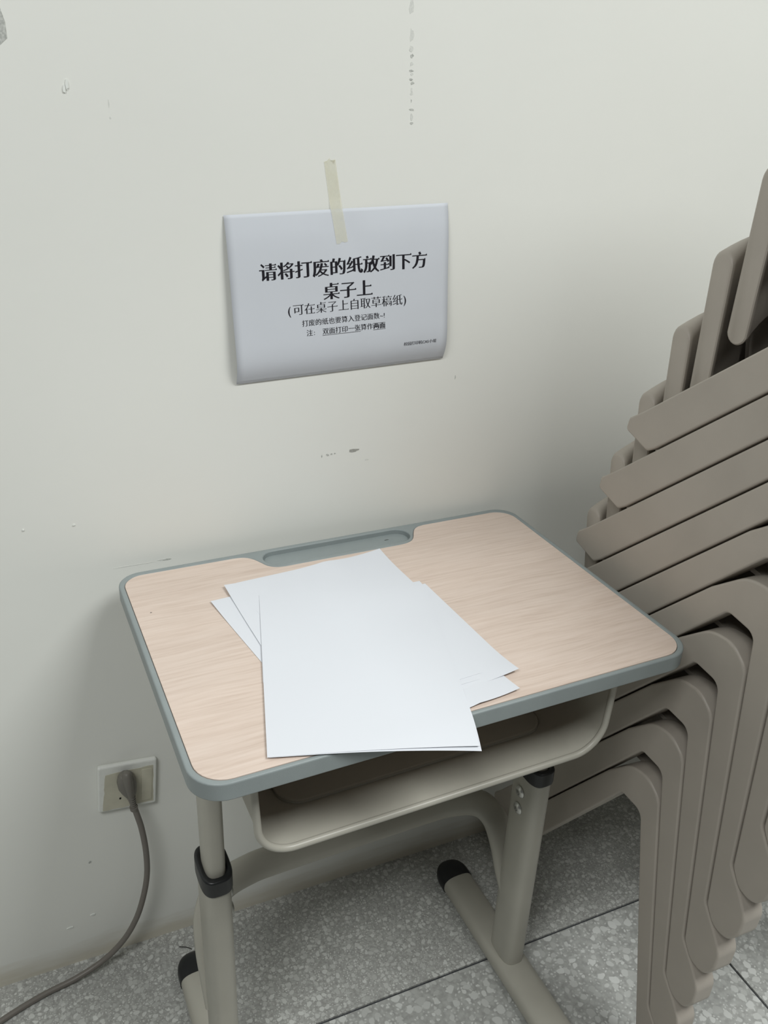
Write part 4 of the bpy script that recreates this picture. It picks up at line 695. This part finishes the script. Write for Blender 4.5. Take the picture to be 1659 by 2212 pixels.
# ------------------------------------------------------------------ wall socket, plug, cable
socket = empty('wall_socket', (-0.3130, 0.0, 0.3508), (0, 0.090, 0))
tag(socket, 'overpainted square wall socket with a grey plug in it', 'socket')
xz = lambda x, y, z: (x, -z, y)
pl = link('plate', prism([fillet([(-0.043, -0.043), (0.043, -0.043), (0.043, 0.043), (-0.043, 0.043)], 0.004, 4)], 0.0, 0.0085, 0.003, 3, to3=xz, name='plate'), M['plate'], socket); wn(pl)
ins = []
for i in range(40):
    a = i / 40 * 4; k = int(a); t = a - k
    P = [(-0.036, -0.040), (0.0385, -0.037), (0.0375, 0.033), (-0.032, 0.028)]
    p, r = P[k], P[(k + 1) % 4]
    ins.append((p[0] + (r[0] - p[0]) * t + random.uniform(-.0008, .0008), p[1] + (r[1] - p[1]) * t + random.uniform(-.0008, .0008)))
link('socket_face', prism([ins], 0.0080, 0.0089, 0, to3=xz, name='socket_face'), M['insert'], socket)
link('switch_rocker', prism([fillet([(0.020, -0.033), (0.036, -0.033), (0.036, 0.028), (0.020, 0.028)], 0.002, 3)], 0.0085, 0.0100, 0.0007, 2, to3=xz, name='switch_rocker'), M['insert'], socket)
link('pin_hole', prism([fillet([(-0.0125, -0.0215), (-0.0100, -0.0225), (-0.0090, -0.0195), (-0.0115, -0.0185)], 0.0004, 2)], 0.0085, 0.0092, 0, to3=xz, name='pin_hole'), M['hole'], socket)

cable_root = empty('power_cable', (-0.3130, -0.0090, 0.3600))
tag(cable_root, 'grey power cable with moulded plug running from socket to floor', 'cable')
def loft(sections, name, n=20, angle=55):
    """sections: (centre, half width x, half depth y, exponent) in world, rings in the horizontal plane"""
    bm = bmesh.new(); R_ = []
    for c, a, b, p in sections:
        R_.append([bm.verts.new((c[0] + x, c[1] + y, c[2])) for x, y in ellipse(a, b, n, p)])
    for r0, r1 in zip(R_[:-1], R_[1:]):
        for i in range(n): bm.faces.new((r0[i], r0[(i + 1) % n], r1[(i + 1) % n], r1[i]))
    bm.faces.new(R_[0]); bm.faces.new(R_[-1])
    return finish(bm, name, angle)
PO = Vector((-0.3130, -0.0090, 0.3600))
def rel(sec): return [((c[0] - PO.x, c[1] - PO.y, (c[2] - 0.325) * 1.13 + 0.325 - PO.z), a * 0.9, b, p) for c, a, b, p in sec]
body = [((-0.3150, -0.019, 0.3800), 0.0035, 0.0030, 2), ((-0.3150, -0.019, 0.3785), 0.0085, 0.0075, 2.2), ((-0.3150, -0.019, 0.3740), 0.0125, 0.0098, 2.6), ((-0.3145, -0.019, 0.3660), 0.0155, 0.0100, 2.8),
        ((-0.3140, -0.019, 0.3560), 0.0150, 0.0100, 2.6), ((-0.3125, -0.019, 0.3470), 0.0120, 0.0095, 2.4), ((-0.3110, -0.019, 0.3390), 0.0080, 0.0080, 2), ((-0.3105, -0.019, 0.3340), 0.0062, 0.0062, 2)]
link('plug_body', loft(rel(body), 'plug_body'), M['plug'], cable_root)
ridge = [((-0.3135, -0.0280, 0.3870), 0.0030, 0.0030, 2), ((-0.3135, -0.0275, 0.3855), 0.0062, 0.0062, 2), ((-0.3135, -0.0265, 0.3800), 0.0080, 0.0092, 2.2), ((-0.3130, -0.0265, 0.3680), 0.0082, 0.0098, 2.2),
         ((-0.3122, -0.0262, 0.3560), 0.0070, 0.0085, 2.2), ((-0.3110, -0.0250, 0.3450), 0.0058, 0.0070, 2), ((-0.3105, -0.0245, 0.3380), 0.0050, 0.0055, 2)]
link('plug_ridge', loft(rel(ridge), 'plug_ridge'), M['plug'], cable_root)
relief = []
zr = 0.3420
for k in range(5):
    r = 0.0066 - 0.0004 * k
    cx = -0.3107 + 0.0004 * k
    relief += [((cx, -0.0245, zr), r, r, 2), ((cx, -0.0245, zr - 0.0022), r, r, 2), ((cx, -0.0245, zr - 0.0025), r * 0.78, r * 0.78, 2), ((cx, -0.0245, zr - 0.0035), r * 0.78, r * 0.78, 2)]
    zr -= 0.0037
relief += [((-0.3090, -0.0245, zr), 0.0068, 0.0068, 2), ((-0.3088, -0.0245, zr - 0.005), 0.0066, 0.0066, 2), ((-0.3088, -0.0245, zr - 0.0062), 0.0048, 0.0048, 2)]
link('strain_relief', loft(rel(relief), 'strain_relief', angle=40), M['plug'], cable_root)
cpts = [(-0.3090, -0.0245, 0.325), (-0.3062, -0.0265, 0.310), (-0.3015, -0.029, 0.279), (-0.2990, -0.030, 0.231), (-0.3015, -0.030, 0.182), (-0.3115, -0.030, 0.134), (-0.3270, -0.030, 0.090), (-0.3500, -0.0295, 0.052),
        (-0.3830, -0.0310, 0.024), (-0.4270, -0.0360, 0.0095), (-0.4730, -0.0420, 0.0055), (-0.5150, -0.0540, 0.0050), (-0.5550, -0.0700, 0.0050), (-0.62, -0.105, 0.0050), (-0.74, -0.17, 0.0050)]
link('cord', sweep([p - PO for p in catmull(cpts, 7)], ellipse(0.0046, 0.0046, 14), name='cord', ref=(0, 1, 0.02)), M['cable'], cable_root)

# a bit of lint on the floor
lint = link('lint_thread', sweep(catmull([(-0.0100, 0.0040, 0.0008), (-0.0020, 0.0000, 0.0012), (0.0030, -0.0030, 0.0010), (0.0085, -0.0080, 0.0008)], 5), ellipse(0.0008, 0.0007, 6), name='lint_thread'), M['lint'])
lint.location = (-0.2530, -0.0380, 0.0)
tag(lint, 'tiny dark thread of lint on the floor behind the desk foot', 'lint')

# ------------------------------------------------------------------ the stack of chairs
CH_X, CH_W = 0.340, 0.420
FT = 0.032                                          # lateral thickness of a side frame
DEL, TS, TZ = 0.0330, 0.0080, 0.1050                # one chair to the next: tilt, forward, up
def nx_(s, z): return (s * math.cos(DEL) + z * math.sin(DEL) + TS, -s * math.sin(DEL) + z * math.cos(DEL) + TZ)
# side outline in (s, z): s = distance from the wall, z = height
in_lo, in_a, in_b, kink = (0.0750, 0.0150), (0.3350, 0.4050), (0.3770, 0.4050), (0.4660, 0.0220)
g0, g1 = nx_(*in_lo), nx_(*in_a)                     # the underside of the next chair's rear leg
h0, h1 = nx_(*in_b), nx_(*kink)                      # the rear edge of the next chair's front leg
def shift(p, q, d):
    v = Vector((q[0] - p[0], q[1] - p[1])).normalized(); n = Vector((v.y, -v.x))
    return (p[0] + n.x * d, p[1] + n.y * d), (q[0] + n.x * d, q[1] + n.y * d)
g0, g1 = shift(g0, g1, 0.0022)
h1, h0 = shift(h1, h0, -0.0022)
def at_s(p, q, s): return (s, p[1] + (q[1] - p[1]) * (s - p[0]) / (q[0] - p[0]))
def at_z(p, q, z): return (p[0] + (q[0] - p[0]) * (z - p[1]) / (q[1] - p[1]), z)
poly = [in_lo, in_a, in_b, kink, (0.4840, 0.0030), (0.5080, 0.0040), (0.5200, 0.0300), (0.5180, 0.0640), (0.5000, 0.0840), at_z(h1, h0, 0.1100),
        at_z(h1, h0, 0.4520), (0.3780, 0.4690), (0.3420, 0.4620), at_s(g0, g1, 0.3000), at_s(g0, g1, 0.0300), (0.0140, 0.0190), (0.0160, 0.0020), (0.0640, 0.0020)]
rad = [0.008, 0.012, 0.014, 0.012, 0.016, 0.020, 0.024, 0.026, 0.024, 0.016, 0.022, 0.03, 0.05, 0.05, 0.008, 0.007, 0.006, 0.008]
outline = fillet(poly, rad, 5)
def frame_mesh(x0):
    return prism([[(-s, z) for s, z in outline]], x0, x0 + FT, 0.0032, 3, to3=lambda y, z, x: (x, y, z), name='side_frame')
frame_me = [frame_mesh(0.0), frame_mesh(CH_W - FT)]
def seat_f(u, v):
    # u across, v from front to rear
    x = FT + 0.0003 + u * (CH_W - 2 * FT - 0.0006)
    prof = [(0.4070, 0.3540), (0.4080, 0.3900), (0.4065, 0.4150), (0.4000, 0.4380), (0.3860, 0.4490), (0.3600, 0.4530), (0.3000, 0.4530), (0.2400, 0.4530), (0.2050, 0.4530), (0.1850, 0.4550), (0.1750, 0.4580)]
    k = v * (len(prof) - 1); i = min(int(k), len(prof) - 2); t = k - i
    s = prof[i][0] + (prof[i + 1][0] - prof[i][0]) * t; z = prof[i][1] + (prof[i + 1][1] - prof[i][1]) * t
    z -= 0.010 * math.sin(math.pi * u) * min(1, max(0, (v - 0.45) / 0.25))
    return (x, -s, z)
def shell_mesh(f, nu, nv, th, name):
    bm = bmesh.new()
    me = grid_mesh(nu, nv, f, name); bm.from_mesh(me); bpy.data.meshes.remove(me)
    bmesh.ops.recalc_face_normals(bm, faces=bm.faces)
    bmesh.ops.solidify(bm, geom=bm.faces[:], thickness=th)
    return finish(bm, name, 50)
seat_me = shell_mesh(seat_f, 14, 24, 0.006, 'seat')
# backrest: thick padded-looking shell, stadium section, wrapped and crowned
BK_A, BK_B = Vector((0.1370, 0.7480)), Vector((0.1600, 0.5900))   # (s,z) of the end section's centre line
def backrest_mesh():
    n = 22; bm = bmesh.new(); rings = []
    x0, x1 = FT + 0.001, CH_W - FT - 0.001
    ts = [0.0, 0.004, 0.012, 0.025] + [0.06 + 0.88 * k / 16 for k in range(17)] + [0.975, 0.988, 0.996, 1.0]
    for t in ts:
        x = x0 + (x1 - x0) * t
        e = 4 * t * (1 - t)
        edge = min(t, 1 - t) * (x1 - x0)
        ins = 0.004 * (1 - min(1, edge / 0.004)) ** 2
        crown, wrap = 0.034 * e, 0.045 * e
        half_t = 0.0172 - 0.0110 * min(1, e * 1.6) - ins
        A = BK_A + Vector((0, crown)); B = BK_B + Vector((0, 0.018 * e))
        ax = (A - B).normalized(); nn = Vector((ax.y, -ax.x))
        ring = []
        for k in range(n):
            a = 2 * math.pi * k / n
            base = A if math.sin(a) >= 0 else B
            q = base + nn * half_t * math.cos(a) + ax * half_t * math.sin(a)
            ring.append(bm.verts.new((x, -(q.x - wrap), q.y)))
        rings.append(ring)
    for r0, r1 in zip(rings[:-1], rings[1:]):
        for k in range(n): bm.faces.new((r0[k], r0[(k + 1) % n], r1[(k + 1) % n], r1[k]))
    bm.faces.new(rings[0]); bm.faces.new(rings[-1])
    return finish(bm, 'backrest', 40)
back_me = backrest_mesh()
def spine_f(u, v):
    prof = [(0.1800, 0.4560), (0.1500, 0.4720), (0.1270, 0.5050), (0.1130, 0.5500), (0.1060, 0.6100)]
    k = v * (len(prof) - 1); i = min(int(k), len(prof) - 2); t = k - i
    s = prof[i][0] + (prof[i + 1][0] - prof[i][0]) * t; z = prof[i][1] + (prof[i + 1][1] - prof[i][1]) * t
    return (CH_W / 2 + (u - 0.5) * (0.17 + 0.03 * v), -s, z)
spine_me = shell_mesh(spine_f, 6, 12, 0.006, 'back_support')
ORD = ['lowest chair of the stack, standing on the floor beside the desk', 'second chair from the bottom of the stack beside the desk', 'third chair from the bottom of the stack beside the desk',
       'fourth chair from the bottom of the stack beside the desk', 'fifth chair from the bottom of the stack beside the desk', 'fifth chair from the top of the stack beside the desk',
       'fourth chair from the top of the stack beside the desk', 'third chair from the top of the stack beside the desk', 'second chair from the top of the stack beside the desk', 'topmost chair of the stack beside the desk']
mat_i = Matrix.Identity(3)
A2 = [[1.0, 0.0, 0.0], [0.0, 1.0, 0.0]]
pos = (0.0, 0.0); ang = 0.0
protos = None
for i in range(10):
    c = empty('stacking_chair', (CH_X, -pos[0], pos[1]), (DEL * i, 0, 0))
    tag(c, 'taupe plastic ' + ORD[i], 'chair', 'taupe plastic chairs stacked beside the desk')
    if protos is None:
        protos = [link('side_frame', frame_me[0], M['chair'], c), link('side_frame', frame_me[1], M['chair'], c), link('seat', seat_me, M['chair'], c),
                  link('backrest', back_me, M['chair'], c), link('back_support', spine_me, M['chair'], c)]
        wn(protos[0]); wn(protos[1])
    else:
        for p in protos:
            k = p.copy(); COL.objects.link(k); k.parent = c
    # the next chair's origin: this chair's transform applied to (TS, TZ)
    ca, sa = math.cos(DEL * i), math.sin(DEL * i)
    pos = (pos[0] + ca * TS + sa * TZ, pos[1] - sa * TS + ca * TZ)
